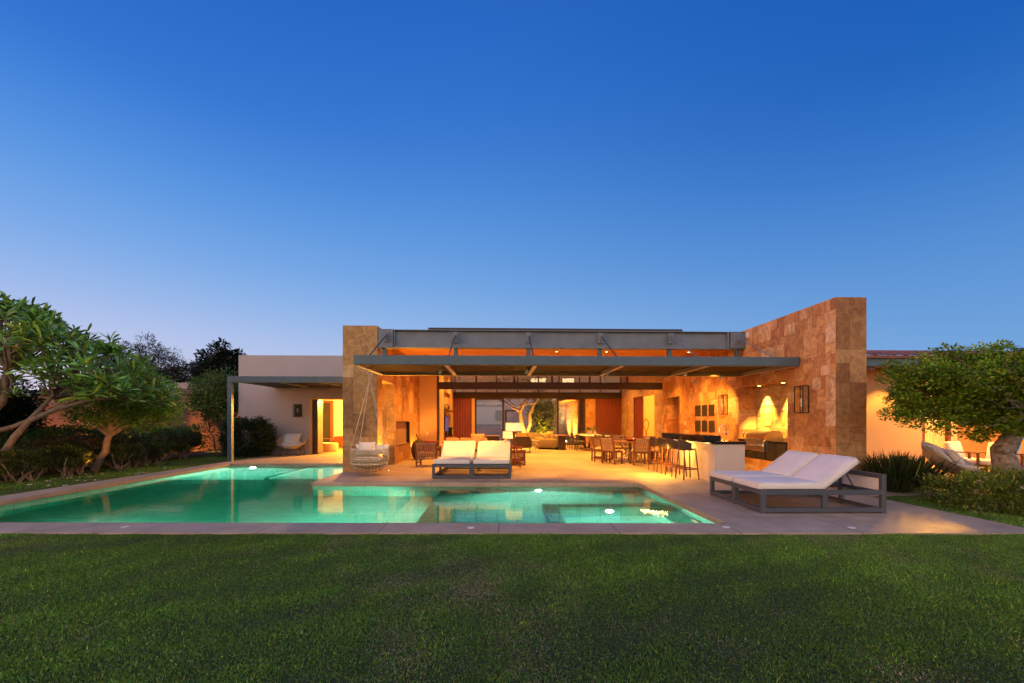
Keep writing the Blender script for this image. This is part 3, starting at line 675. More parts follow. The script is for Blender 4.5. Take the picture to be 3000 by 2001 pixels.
for x in BX:
    MB().box(x - .06, x + .06, 12.52, 12.64, 2.98, z0 - .005, .006).obj('post', 'steel', t, world=True)
    bx = x + (.12 if x < -3 else (-.1 if x > 7 else 0))
    MB().box(bx - .075, bx + .075, 12.40, 12.46, 3.80, 4.1, .008).box(bx - .015, bx + .015, 12.30, 12.40, 3.86, 4.04).obj('bracket', 'steel_grey', t, world=True)
    MB().tube([(bx, 12.33, 3.97), (bx, 10.5, 3.02)], .014, 8).obj('tie_rod', 'black' if x < 4 else 'steel_grey', t, 60, world=True)

# suspended canopy over the terrace
t = thing('terrace_canopy', 'long flat blue grey steel canopy with wood slats hung before the big opening', 'canopy', (1.95, 11.3, 2.8))
mb = MB(); mb.box(-3.46, 7.40, 10.13, 10.19, 2.84, 3.06, .006); mb.box(-3.46, 7.40, 10.19, 10.27, 3.03, 3.055); mb.obj('fascia', 'steel', t, world=True)
mb = MB(); mb.box(-3.46, 7.40, 10.19, 10.26, 2.835, 2.855); mb.box(-3.46, 7.4, 12.40, 12.50, 2.82, 2.98, .005); mb.obj('edge_angle', 'wicker_green', t, world=True)
for k, x in enumerate([-3.42, -1.27, .89, 3.03, 5.15, 7.3]):
    mb = MB().box(x - .05, x + .05, 10.2, 12.40, 2.825, 2.845, .004).box(x - .012, x + .012, 10.2, 12.40, 2.845, 2.99)
    mb.obj('cross_beam', 'tan_fabric' if False else 'white_gloss', t, world=True)
mb = MB(); n = 24
for k in range(n):
    y = 10.34 + (12.36 - 10.34) * k / (n - 1); mb.box(-3.40, 7.34, y - .012, y + .03, 2.93, 2.985)
mb.obj('slats', 'slat_wood', t, world=True)
mb = MB().box(-3.40, 7.34, 10.3, 12.4, 2.995, 3.01); mb.obj('roof_sheet', 'dark_alu', t, world=True)
def spotlight(x, y, tgt, label, power=90, lit=True, ang=70, dz=.07):
    t = thing('spotlight', label, 'spotlight', (x, y, 2.83), 0, 'small spotlights under the canopy')
    p = Vector((x, y, 2.83 - dz)); d = (Vector(tgt) - p).normalized(); q = d.to_track_quat('Z', 'Y').to_matrix().to_4x4()
    MB().tube([(0, 0, 0), (0, 0, -dz)], .008, 6).obj('stem', 'steel_grey', t)
    qq = Matrix.Translation((0, 0, -dz)) @ q
    MB().lathe([(.028, -.07), (.034, -.06), (.036, .055), (.031, .055), (.031, .045)], 16, mx=qq).obj('housing', 'white_gloss', t, 50)
    MB().lathe([(.031, .046), (0, .05)], 16, mx=qq).obj('lens', 'lens' if lit else 'black', t, 50)
    if lit: lamp('SPOT', p + d * .075, power, tgt, ang, .6, .03)
spotlight(-1.5, 10.9, (-2.6, 12.0, 0), 'slim pale spotlight by the second canopy rib, tilted to the daybed', 60)
spotlight(-1.12, 12.1, (-.8, 13.2, 0), 'glowing spotlight at the back end of the second canopy rib', 80, True, 70, .16)
spotlight(.72, 10.8, (.4, 12.2, 0), 'small spotlight hanging left of the third canopy rib', 70)
spotlight(2.92, 11.2, (2.4, 12.0, 0), 'tilted spotlight halfway along the fourth canopy rib', 90)
spotlight(3.1, 12.25, (3.6, 14, 0), 'glowing spotlight behind the back end of the fourth canopy rib', 120, True, 70, .16)
spotlight(5.05, 11.2, (4.3, 11.6, 0), 'tilted spotlight halfway along the fifth canopy rib', 120)
spotlight(4.95, 12.3, (6.6, 14.5, 0), 'unlit spotlight at the back end of the fifth canopy rib', 0, False)
spotlight(5.75, 12.2, (7.42, 13.9, 1.6), 'bright spotlight aimed at the stone wall near the plaques', 150, True, 55, .20)
spotlight(6.2, 11.6, (7.42, 16.2, 1.8), 'small spotlight nearest the barbecue alcove', 150, True, 50, .14)

# left wing canopy
t = thing('side_canopy', 'slim blue grey steel canopy on one corner post before the left wing', 'canopy', (-7.2, 17.2, 0))
MB().box(-9.90, -9.75, 15.68, 15.83, 0, 2.89, .006).obj('post', 'steel', t, world=True)
MB().box(-9.90, -4.545, 15.68, 15.83, 2.892, 3.12, .006).box(-9.9, -9.8, 15.83, LY, 2.95, 3.1).obj('fascia', 'steel', t, world=True)
mb = MB()
for k in range(30): y = 15.92 + 2.95 * k / 29; mb.box(-9.78, -4.55, y - .02, y + .02, 2.97, 3.03)
mb.box(-9.78, -4.55, 15.84, LY - .01, 3.04, 3.06); mb.obj('slats', 'dark_alu', t, world=True)
for x in (-8.3, -6.6, -5.2): MB().box(x - .035, x + .035, 15.84, LY - .01, 2.93, 2.965).obj('cross_beam', 'steel_grey', t, world=True)
MB().tube([(-7.75, 17.2, 2.95), (-7.75, 17.2, 2.86)], .03, 10).obj('lamp_head', 'steel_grey', t, 50, world=True)

# right wing
t = thing('right_wing', 'lower tile roofed wing glowing orange, right of the tall stone wall', 'house', (12, 12, 0))
mb = MB(); mb.box(8.13, 20, 10.93, 11.0, 2.95, 3.2, .006); mb.obj('fascia', 'steel', t, world=True)
mb = MB(); vs = []; nx, ny = 240, 16; wv = .17
for j in range(ny + 1):
    for i in range(nx + 1):
        x = 8.13 + i * 12.0 / nx; y = 10.85 + j * .34; st = (j % 2)
        vs.append((x, y + (.0 if j % 2 == 0 else -.001), 3.22 + (y - 10.85) * .19 + .035 * abs(math.sin(math.pi * x / wv)) + (0.02 if st else 0)))
fs = [(j * (nx + 1) + i, j * (nx + 1) + i + 1, (j + 1) * (nx + 1) + i + 1, (j + 1) * (nx + 1) + i) for j in range(ny) for i in range(nx)]
mb.add(vs, fs); mb.box(8.13, 20, 10.86, 10.93, 3.16, 3.23); mb.obj('tile_roof', 'roof_tile', t, world=True)
for x in (8.75, 10.0, 11.3, 12.6, 13.9, 15.2): MB().box(x - .09, x + .09, 11.0, 14, 2.86, 3.0, .005).obj('rafter', 'teak', t, world=True)
mb = MB().box(8.13, 20, 11.0, 16, 3.02, 3.06); mb.obj('soffit', 'ceil_wood', t, world=True)
wx = 12.45
mb = MB(); mb.box(8.13, wx, 12.0, 12.25, 0, 3.0); mb.box(wx - .25, wx, 12.25, 16, 0, 3.0); mb.obj('plaster_wall', 'plaster_warm', t, world=True)
mb = MB(); mb.box(wx - .2, 20, 15.9, 16, 0, 3.0); mb.box(19.9, 20, 11, 16, 0, 3.0); mb.obj('back_wall', 'plaster_warm', t, world=True)
mb = MB()
for x in (12.5, 13.3, 15.4, 17.2): mb.box(x, x + .09, 12.05, 12.15, 0, 2.86)
mb.box(12.5, 19.9, 12.05, 12.15, 2.8, 2.86); mb.obj('door_frame', 'teak', t, world=True)
MB().box(12.6, 13.3, 12.09, 12.10, .02, 2.8).obj('pane', 'glass', t, world=True)
mb = MB()
for k in range(26): mb.box(14.2 + k * .14, 14.28 + k * .14, 15.78, 15.86, 0, 2.8)
mb.obj('curtain', 'white_paint', t, world=True)
lamp('SPOT', (9.6, 11.4, 2.82), 60, (9.6, 11.95, .6), 80, .7, .04); lamp('SPOT', (11.2, 11.3, 2.82), 60, (11.2, 11.9, .6), 90, .7, .04)
lamp('POINT', (14.6, 13.8, 2.5), 420, r=.15); lamp('SPOT', (13.2, 11.4, 2.9), 200, (13.2, 11.2, 0), 120, .7, .06)
for x, y in ((9.6, 11.4), (11.2, 11.3), (13.2, 11.4)): MB().lathe([(.05, 0), (.05, -.02), (0, -.02)], 14, (x, y, 3.018)).obj('downlight', 'lens_small', t, world=True)
MB().lathe([(.16, 0), (.16, -.1), (0, -.1)], 20, (14.6, 13.8, 2.75)).obj('ceiling_lamp', 'lens_small', t, world=True)
sheet('right_terrace', [[(8.7, 9.55), (20, 9.55), (20, 16), (wx, 16), (wx, 12), (8.7, 12)]], -.005, 'deck', .04)
sheet('stepping_stone_path', [[(7.42, 8.22), (9.3, 8.22), (9.3, 8.6), (7.42, 8.6)], [(8.15, 8.68), (9.8, 8.68), (9.8, 9.05), (8.15, 9.05)], [(9.0, 9.12), (11.5, 9.12), (11.5, 9.47), (9.0, 9.47)]], -.008, 'deck', .04)

# ================================================================ furniture
def daybed(wd, ln, label, loc, rz, grp='double daybeds by the pool'):
    """x across the pair, y from foot to head; origin at the near left foot corner"""
    t = thing('double_daybed', label, 'daybed', loc, rz, grp)
    p = .07; mid = wd / 2
    f = MB()
    for x in (0, wd - p):
        f.box(x, x + p, p, ln - p, .30, .375, .004); f.box(x, x + p, p, ln - p, .02, .09, .004)
        f.box(x + .002, x + p - .002, ln * .49, ln * .49 + .085, .09, .30, .004)
    f.box(p, wd - p, 0, p, .30, .375, .004); f.box(p, wd - p, .003, p - .003, .02, .08, .004)
    f.box(p, wd - p, ln - p, ln, .30, .36, .004); f.box(p, wd - p, ln - p, ln, .02, .08, .004); f.box(p, wd - p, ln - p, ln, .56, .63, .004)
    f.box(mid - .035, mid + .035, p, ln - p, .29, .36, .004)
    f.obj('frame', 'frame_grey', t)
    for x in (0, wd - p):
        MB().box(x, x + p, 0, p, 0, .377, .004).obj('leg', 'frame_grey', t)
        MB().box(x, x + p, ln - p, ln, 0, .632, .004).obj('leg', 'frame_grey', t)
    MB().box(mid - .055, mid + .055, .002, p + .01, 0, .298, .004).obj('leg', 'frame_grey', t)
    MB().box(mid - .035, mid + .035, ln - p + .004, ln - .004, 0, .56, .004).obj('leg', 'frame_grey', t)
    MB().box(p, wd - p, ln - .045, ln - .03, .362, .558).obj('head_panel', 'cushion', t)
    sl = MB()
    for k in range(11): sl.box(p, wd - p, .1 + k * .095, .15 + k * .095, .35, .374)
    sl.obj('slat_base', 'frame_grey', t)
    hy = ln * .53; a = R(37)
    for k in range(2):
        x0 = .04 + k * (mid - .01); w2 = mid - .075
        m = MB(); m.soft(T(x0 + w2 / 2, (hy - .03) / 2, .4355), w2, hy + .03, .109, .04, .006, k + wd)
        q = T(x0 + w2 / 2, hy - .01, .385, a) @ Matrix.Translation((0, .36, .055)); m.soft(q, w2, .74, .11, .042, .007, k * 2 + wd)
        m.obj('mattress', 'cushion', t, 45); pp = MB(); X0, X1 = x0 + .012, x0 + w2 - .012
        for z_ in (.392, .482): pp.loop([(X0, -.022, z_), (X1, -.022, z_), (X1, hy - .015, z_), (X0, hy - .015, z_)], .005, 5)
        for z_ in (-.047, .047): pp.loop([q @ Vector((a_ * (w2 / 2 - .012), b_ * .362, z_)) for a_, b_ in ((-1, -1), (1, -1), (1, 1), (-1, 1))], .005, 5)
        pp.obj('piping', 'pillow', t, 60)
        b = MB(); q = T(x0 + w2 / 2, hy + .0, .355, a) @ Matrix.Translation((0, .36, .012)); b.obox(q, w2 - .08, .66, .025, .004)
        bo = b.obj('back_board', 'frame_grey', t)
        for s_ in (.1, w2 - .1):
            q0 = Vector((x0 + s_, hy + .40, .36 + .40 * math.tan(a) * .93)); MB().tube([q0, (x0 + s_, hy + .56, .36)], .009, 6).obj('prop', 'black', bo)
    return t
daybed(2.04, 2.0, 'double daybed with cream mattresses lit gold, in the middle of the terrace edge', (-1.72, 10.92, 0), R(-2.5))
daybed(1.76, 2.02, 'double daybed with pale lavender mattresses beside the spa corner on the right', (4.27, 8.40, 0), R(-91.2))

# hanging basket chair
hx, hy = W(1083, 1200, 11.62)[0], 11.62
t = thing('hanging_chair', 'round woven basket swing chair hung on ropes before the stone pillar', 'swing chair', (hx, hy, 0))
A, B_ = .50, .42
def ring(z, k=1., n=40): return [(A * k * math.cos(2 * math.pi * i / n), B_ * k * math.sin(2 * math.pi * i / n), z) for i in range(n)]
zr, zb, z0 = .72, .33, .165
def kz(z): return .97 + .05 * math.sin((z - zb) / (zr - zb) * math.pi * .8)
mb = MB(); mb.loop(ring(zr, kz(zr)), .012); mb.loop(ring(zb, kz(zb)), .012); mb.loop(ring(z0, .45), .009)
nr = 30
for i in range(nr):
    a = 2 * math.pi * i / nr; c, s = A * math.cos(a), B_ * math.sin(a)
    mb.tube([(c * kz(zb + (zr - zb) * j / 5), s * kz(zb + (zr - zb) * j / 5), zb + (zr - zb) * j / 5) for j in range(6)], .006, 5)
    mb.tube([(c * kz(zb), s * kz(zb), zb), (c * .86, s * .86, zb - .08), (c * .70, s * .70, zb - .145), (c * .45, s * .45, z0)], .007, 5)
mb.obj('rim_and_ribs', 'cream_rope', t, 60)
mb = MB()
for j in range(8):
    z = zb + .035 + j * (zr - zb - .06) / 7.2
    n = nr * 4; vs = []; fs = []
    for i in range(n):
        a = 2 * math.pi * i / n; wv = .013 * math.cos(a * nr / 2 + (math.pi if j % 2 else 0)); k = kz(z)
        for dz in (-.012, .012): vs.append(((A * k + wv) * math.cos(a), (B_ * k + wv) * math.sin(a), z + dz))
    for i in range(n): fs.append((2 * i, 2 * ((i + 1) % n), 2 * ((i + 1) % n) + 1, 2 * i + 1))
    mb.add(vs, fs)
mb.obj('woven_side', 'wicker_green', t, 60)
mb = MB(); mb.lathe([(0, -.002), (.36, 0), (.46, .08), (.47, .10), (.40, .13), (0, .14)], 32); mb.v = [(x * .95, y * .80, z + .36) for x, y, z in mb.v]; mb.obj('seat_pad', 'cushion', t, 60)
mb = MB(); mb.lathe([(.20, 0), (.34, .04), (.43, .1), (.46, .16)], 30, (0, 0, .2)); mb.v = [(x, y * .84, z) for x, y, z in mb.v]; mb.obj('bottom_weave', 'olive_fabric', t, 60)
ap = (.0, .0, 2.62)
for a in (205, 250, 330, 20):
    a = R(a); p = (A * math.cos(a), B_ * math.sin(a), zr); MB().tube([p, ap], .009, 6).obj('rope', 'cream_rope', t, 60)
MB().tube([ap, (-.08, .05, 2.83)], .007, 6).tube([ap, (.06, .05, 2.83)], .007, 6).lathe([(.02, 0), (.03, .03), (.02, .06)], 10, (0, 0, 2.6)).obj('hanger', 'cream_rope', t, 60)
MB().tube([(.1, -.15, .17), (.06, -.2, .05)], .006, 6).obj('rope_end', 'cream_rope', t, 60)
tag(MB().pillow(T(hx - .1, hy + .10, .76, R(72), R(0), R(6)), .46, .32, .14, seed=1).obj('pillow', 'pillow', None, 60), 'front white pillow leaning inside the hanging basket chair', 'pillow')
tag(MB().pillow(T(hx + .0, hy + .24, .69, R(78), 0, R(-4)), .98, .30, .12, seed=2).obj('pillow', 'pillow', None, 60), 'wide white bolster pillow behind the front one in the hanging chair', 'pillow')

def dish_chair(label, loc, rz, pl, roll=0):
    t = thing('dish_chair', label, 'lounge chair', loc, rz, 'round woven dish chairs')
    tl = R(30); q = T(0, 0, .66, tl, roll)
    MB().lathe([(0, -.31), (.2, -.295), (.38, -.22), (.52, -.11), (.60, 0), (.615, .012), (.595, .012), (.51, -.09), (.37, -.20), (.2, -.27), (0, -.285)], 40, mx=q).obj('shell', 'wicker', t, 50)
    MB().lathe([(0, -.26), (.32, -.22), (.40, -.15), (.41, -.11), (.33, -.09), (0, -.10)], 32, mx=T(0, -.10, .63, R(12))).obj('seat_pad', 'cushion', t, 60)
    for sx in (-1, 1):
        for y in (-.22, .22):
            MB().tube([(sx * .20, y, .36), (sx * .34, y * 1.3, .012), (sx * .40, y * 1.3 + .05, .012), (sx * .34, y + .12, .40)], .009, 6).obj('leg', 'black', t, 60)
    for i, (x, y, z, rx, ry, rzz, w, h, lb) in enumerate(pl):
        m = Matrix.Translation(loc) @ Matrix.Rotation(rz, 4, 'Z') @ T(x, y, z, rx, ry, rzz)
        tag(MB().pillow(m, w, h, .17, seed=5 + i).obj('pillow', 'pillow', None, 60), lb, 'pillow')
    return t
dx, dy = G(856, 1334)
dish_chair('round woven dish chair with two white pillows outside the left wing door', (dx, dy, 0), R(4),
           [(-.02, .12, .72, R(62), 0, 0, .62, .5, 'square white pillow behind, in the dish chair by the left wing door'), (-.1, .0, .68, R(62), 0, R(-5), .56, .44, 'square white pillow in front, in the dish chair by the left wing door')])
dx, dy = G(2790, 1428)
dish_chair('round woven dish chair seen from the side under the right tree', (dx, dy, 0), R(58),
           [(.0, .22, .74, R(50), 0, 0, .60, .46, 'rear white pillow in the dish chair under the right tree'), (0, -.02, .68, R(58), 0, 0, .54, .44, 'front white pillow in the dish chair under the right tree')], R(-17))

# slatted teak armchair by the fireplace: seen from behind
def slat_chair(name, label, cat, loc, rz, w, arms, grp, mt='teak'):
    t = thing(name, label, cat, loc, rz, grp)
    h, b, d, sh = (.78, .24, .62, .36) if arms else (.90, .48, .50, .44)
    for s in (-1, 1):
        MB().bar((s * (w / 2 - .03), -d / 2 + .02, 0), (s * (w / 2 - .03), -d / 2 + .02, sh), .05, .05, .004).bar((s * (w / 2 - .03), -d / 2 + .02, sh - .01), (s * (w / 2 - .03), -d / 2 - .1, h), .05, .045, .004).obj('leg', mt, t)
        MB().bar((s * (w / 2 - .03), d / 2 - .04, 0), (s * (w / 2 - .03), d / 2 - .04, .60 if arms else sh), .05, .05, .004).obj('leg', mt, t)
        if arms: MB().box(s * (w / 2 - .03) - .035, s * (w / 2 - .03) + .035, -d / 2 - .06, d / 2, .60, .63, .006).obj('armrest', mt, t)
        MB().bar((s * (w / 2 - .03), -d / 2 + .04, .12), (s * (w / 2 - .03), d / 2 - .06, .12), .03, .035).obj('stretcher', mt, t)
    MB().box(-w / 2 + .05, w / 2 - .05, -d / 2 + .03, d / 2 - .03, sh - .05, sh - .01, .004).obj('seat', mt, t)
    sl = MB(); n = 8 if arms else 7
    y0, y1 = -d / 2 + .015 + (0 if arms else -.005), -d / 2 - .10
    sl.bar((-w / 2 + .04, y1 + .012, h - .03), (w / 2 - .04, y1 + .012, h - .03), .03, .055, .004); zz = b + .02
    ys = y0 + (y1 - y0) * (zz - sh) / (h - sh) if zz > sh else y0
    sl.bar((-w / 2 + .04, ys, zz), (w / 2 - .04, ys, zz), .03, .05, .004)
    for k in range(n):
        x = -w / 2 + .085 + (w - .17) * k / (n - 1); sl.bar((x, ys - .004, zz), (x, y1 + .004, h - .04), .048, .012)
    sl.obj('backrest', 'teak_grey', t)
    MB().box(-w / 2 + .06, w / 2 - .06, -d / 2 + .05, d / 2 - .04, sh - .008, sh + (.11 if arms else .05), .025, 3).obj('seat_cushion', 'tan_fabric', t, 45)
    return t
cx, cy = W(1255, 1300, 14.0)[0], 14.05
slat_chair('slatted_armchair', 'weathered wooden slatted armchair seen from behind, next to the fireplace', 'armchair', (cx, cy, 0), R(-4), .72, True, None)
tag(MB().pillow(T(cx + .08, cy + .02, .62, R(70), 0, R(-4)), .5, .46, .14, seed=9).obj('pillow', 'red_fabric', None, 60), 'dark red pillow behind the slatted armchair back', 'pillow')
t = thing('lidded_pot', 'dark rounded lidded pot with a stick leaning out, behind the slatted armchair', 'pot', (W(1228, 1300, 16.3)[0], 16.3, 0))
MB().lathe([(.18, 0), (.25, .12), (.30, .30), (.30, .48), (.24, .66), (.12, .76), (0, .78)], 24).obj('pot', 'dark_fabric', t, 50)
MB().bar((.0, 0, .7), (-.12, .02, .98), .03, .03).obj('stick', 'dark_fabric', t)

def sofa(name, label, loc, rz, ln, dp, fab, frame=None, arms=(1, 1), grp='sofas', back=.68, seat=.42, nb=3):
    """faces -y, length along x"""
    t = thing(name, label, 'sofa', loc, rz, grp)
    if frame:
        f = MB()
        for s in (-1, 1):
            x = s * (ln / 2 - .035)
            f.box(x - .03, x + .03, -dp / 2 + .06, dp / 2 - .06, .41, .51, .004); f.box(x - .03, x + .03, -dp / 2 + .06, dp / 2 - .06, .13, .24, .004)
        f.box(-ln / 2 + .06, ln / 2 - .06, -dp / 2 + .01, -dp / 2 + .05, .13, .25, .004); f.box(-ln / 2 + .06, ln / 2 - .06, dp / 2 - .05, dp / 2 - .01, .13, .52, .004)
        f.obj('frame', frame, t)
        for sx in (-1, 1):
            for sy in (-1, 1): MB().box(sx * (ln / 2 - .035) - .035, sx * (ln / 2 - .035) + .035, sy * (dp / 2 - .03) - .035, sy * (dp / 2 - .03) + .035, 0, .52, .004).obj('leg', frame, t)
        a = .08
    else:
        MB().box(-ln / 2 + .02, ln / 2 - .02, -dp / 2 + .03, dp / 2 - .03, .10, .26, .03, 2).obj('base', fab, t, 45)
        b = MB()
        for sx in (-1, 1):
            for sy in (-1, 1): b.box(sx * (ln / 2 - .12) - .03, sx * (ln / 2 - .12) + .03, sy * (dp / 2 - .12) - .03, sy * (dp / 2 - .12) + .03, 0, .10)
        b.obj('feet', 'black', t)
        for i, s in enumerate((-1, 1)):
            if arms[i]: MB().box(s * ln / 2 - (.18 if s > 0 else 0), s * ln / 2 + (.18 if s < 0 else 0), -dp / 2, dp / 2, .12, .56, .06, 3).obj('armrest', fab, t, 45)
        MB().box(-ln / 2 + .02, ln / 2 - .02, dp / 2 - .2, dp / 2, .2, back, .06, 3).obj('back', fab, t, 45)
        a = .19
    n = nb; w = (ln - 2 * a) / n
    for k in range(n):
        x = -ln / 2 + a + w * (k + .5)
        MB().box(x - w / 2 + .006, x + w / 2 - .006, -dp / 2 + .03, dp / 2 - .2, .25, seat, .05, 3).obj('seat_cushion', fab, t, 45)
        MB().obox(T(x, dp / 2 - .27, seat + .17, R(-14)), w - .02, .17, .40, .06, 3).obj('back_cushion', fab, t, 45)
    return t
sofa('teak_sofa', 'red wood framed sofa with tan cushions, seen end on beside the floor lamp', (W(1508, 1300, 15.0)[0] - .12, 15.05, 0), R(90), 2.1, .88, 'tan_fabric', 'red_wood')
sofa('outdoor_sofa', 'long low tan sofa just behind the middle daybed', (W(1366, 1300, 17.2)[0], 17.2, 0), 0, 2.1, .9, 'tan_fabric', back=.66)
tag(MB().pillow(T(W(1400, 1300, 17)[0], 16.9, .74, R(72), 0, R(4)), .56, .5, .18, seed=11).obj('pillow', 'tan_fabric', None, 60), 'large square tan pillow standing on the long low sofa', 'pillow')
sofa('lounge_sofa', 'taupe sofa in the living room, its rounded end towards the terrace', (W(1600, 1300, 22.6)[0], 22.65, 0), R(-90), 2.2, 1.1, 'olive_fabric', back=.74)
px_ = W(1612, 1280, 21.9)[0]
tag(MB().pillow(T(px_ - .15, 22.0, .66, R(65), 0, R(-70)), .5, .42, .2, seed=12).obj('pillow', 'olive_fabric', None, 60), 'plump taupe pillow at the near end of the living room sofa', 'pillow')
tag(MB().pillow(T(px_ + .0, 22.5, .72, R(65), 0, R(-60)), .5, .42, .2, seed=13).obj('pillow', 'tan_fabric', None, 60), 'round backed tan pillow behind the taupe one on the living room sofa', 'pillow')
sofa('lounge_sofa', 'taupe sofa at the back of the living room facing the terrace', (W(1545, 1300, 24.6)[0], 24.7, 0), 0, 1.7, .9, 'olive_fabric', back=.68, nb=2)
t = thing('console_table', 'dark boxy console with a wooden top against the taupe sofa', 'console', (W(1643, 1300, 22)[0], 22.1, 0))
MB().box(-.2, .16, -.75, .75, 0, .70, .006).obj('body', 'dark_fabric', t); MB().box(-.22, .28, -.8, .8, .702, .745, .006).obj('tabletop', 'teak', t)
x, y = G(1569, 1320); t = thing('side_table', 'small white trumpet shaped side table before the taupe sofa', 'side table', (x, y, 0))
MB().lathe([(.12, 0), (.11, .012), (.035, .03), (.03, .3), (.06, .42), (.15, .49), (.21, .505), (.21, .52), (0, .52)], 24).obj('body', 'white_gloss', t, 40)
def armchair(label, loc, rz):
    t = thing('armchair', label, 'armchair', loc, rz, 'dark armchairs in the living room')
    MB().box(-.33, .33, -.34, .30, .22, .34, .02, 2).obj('base', 'dark_fabric', t, 45)
    for s in (-1, 1): MB().box(s * .36 - .04, s * .36 + .04, -.36, .34, .22, .60, .03, 2).obj('armrest', 'dark_fabric', t, 45)
    MB().box(-.34, .34, .24, .34, .30, .74, .04, 2).obj('backrest', 'dark_fabric', t, 45)
    MB().box(-.31, .31, -.36, .23, .345, .47, .04, 3).obj('seat_cushion', 'tan_fabric', t, 45)
    MB().box(-.40, .40, .25, .345, .742, .775, .012).obj('top_rail', 'tan_fabric', t)
    for sx in (-1, 1):
        for sy in (-1, 1): MB().bar((sx * .3, sy * .28, .22), (sx * .33, sy * .31, 0), .04, .04).obj('leg', 'dark_fabric', t)
armchair('dark armchair on the right, its back to the terrace, just inside the opening', (W(1533, 1300, 19.9)[0], 19.95, 0), R(176))
armchair('dark armchair on the left beyond the long tan sofa', (W(1438, 1300, 20.4)[0], 20.6, 0), R(190))
tag(MB().box(-1.2, 2.6, 20.3, 24.4, .005, .016).obj('rug', 'rug'), 'woven brown rug under the living room seats', 'rug')

# lamps
def drum(t, r, z0, z1):
    MB().lathe([(r, z0), (r * .98, z1)], 32).obj('lamp_shade', 'shade', t, 40)
    MB().lathe([(r + .002, z0 - .004), (r + .004, z0 + .008)], 32).lathe([(r * .98 + .003, z1 - .008), (r * .98 + .002, z1 + .004)], 32).obj('trim', 'white_paint', t, 40)
fx, fy = W(1506, 1300, 13.6)[0], 13.6
t = thing('floor_lamp', 'tripod floor lamp with a glowing white drum shade on thin red wood legs', 'floor lamp', (fx, fy, 0))
drum(t, .275, 1.16, 1.43)
for a in (75, 195, 315):
    a = R(a); MB().bar((.05 * math.cos(a + 2.6), .05 * math.sin(a + 2.6), 1.16), (.27 * math.cos(a), .27 * math.sin(a), 0), .034, .034).obj('leg', 'teak', t)
MB().lathe([(.1, 0), (.1, .012), (0, .012)], 16, (0, 0, 1.15)).lathe([(.012, 0), (.012, .1)], 8, (0, 0, 1.16)).obj('holder', 'teak', t)
lamp('POINT', (fx, fy, 1.30), 42, r=.06)
fx, fy = W(1492, 1300, 16.9)[0], 17.0
t = thing('table_lamp', 'lower lamp with a glowing white drum shade behind the floor lamp', 'table lamp', (fx, fy, .56))
drum(t, .26, .22, .50); MB().lathe([(.09, 0), (.09, .012), (.03, .03), (.02, .12), (.035, .2), (.012, .26)], 16).obj('stem', 'white_gloss', t, 50)
lamp('POINT', (fx, fy, .93), 42, r=.06)
t = thing('side_table', 'square wooden side table holding the lower lamp', 'side table', (fx - .1, fy, 0))
MB().box(-.36, .36, -.28, .28, .515, .558, .006).obj('tabletop', 'teak', t)
for sx in (-1, 1):
    for sy in (-1, 1): MB().box(sx * .33 - .02, sx * .33 + .02, sy * .25 - .02, sy * .25 + .02, 0, .514).obj('leg', 'teak', t)

tag(MB().box(fx - .40, fx - .20, fy - .12, fy + .1, .560, .60).obj('book', 'white_gloss'), 'pale book stack on the side table left of the lower lamp', 'book')

# round teak table and chairs on the terrace
tx, ty = W(1846, 1300, 15.3)[0], 15.3
t = thing('round_table', 'round wooden dining table on splayed rods on the terrace', 'dining table', (tx, ty, 0))
MB().lathe([(.70, 0), (.74, .01), (.745, .03), (.73, .04), (0, .04)], 48, (0, 0, .705)).obj('tabletop', 'teak', t, 35)
rods = MB()
for k in range(18):
    a = 2 * math.pi * k / 18; rods.tube([(.50 * math.cos(a), .50 * math.sin(a), .0), (.16 * math.cos(a + .5), .16 * math.sin(a + .5), .36), (.44 * math.cos(a + 1), .44 * math.sin(a + 1), .705)], .010, 6)
rods.obj('base_rods', 'inox', t, 60); MB().lathe([(.06, .02), (.06, .7)], 12).obj('pedestal', 'black', t, 40)
slots = [(-92, 'seen square from behind'), (-140, 'turned three quarters left'), (178, 'at the far left side'), (-46, 'on the right, side on beside the bar stools'), (90, 'on the far side, facing the pool'), (134, 'on the far left side'), (44, 'on the far right side'), (0, 'on the right side nearest the bar')]
c0 = None
for a, wh in slots:
    r = 1.12; x, y = tx + r * math.cos(R(a)), ty + r * math.sin(R(a)); rz = R(a + 90)
    lb = 'slatted wooden chair at the round table, ' + wh
    if c0 is None: c0 = slat_chair('dining_chair', lb, 'chair', (x, y, 0), rz, .56, False, 'slatted chairs around the round table')
    else: dup(c0, (x, y, 0), rz, lb)
def wine_glass(loc, label, grp):
    return tag(MB().lathe([(.035, 0), (.035, .003), (.005, .008), (.004, .085), (.03, .11), (.042, .15), (.036, .20), (.034, .20), (.040, .15), (.028, .113), (0, .10)], 14, loc).obj('wine_glass', 'clear', None, 50), label, 'wine glass', grp)
for k, (a, r, nm) in enumerate(((-120, .5, 'near left rim'), (-150, .48, 'far left rim'), (-25, .5, 'right rim'), (60, .45, 'far right rim'), (120, .45, 'far side'))):
    wine_glass((tx + r * math.cos(R(a)), ty + r * math.sin(R(a)), .747), 'wine glass at the ' + nm + ' of the round table', 'glasses on the round table')
o = tag(MB().lathe([(.10, 0), (.17, .04), (.20, .075), (.19, .075), (.15, .04), (0, .02)], 24, (tx + .0, ty - .1, .747)).obj('bowl', 'red_fabric', None, 45), 'shallow red bowl in the middle of the round table', 'bowl')
t = thing('candle', 'tiny lit candle in a glass on the round table', 'candle', (tx + .18, ty + .15, .747))
MB().lathe([(.03, 0), (.034, .08), (.03, .08), (.028, .01), (0, .01)], 14).obj('glass_cup', 'clear', t, 50); MB().lathe([(0, .02), (.012, .05), (0, .10)], 10).obj('flame', 'lens', t, 50)

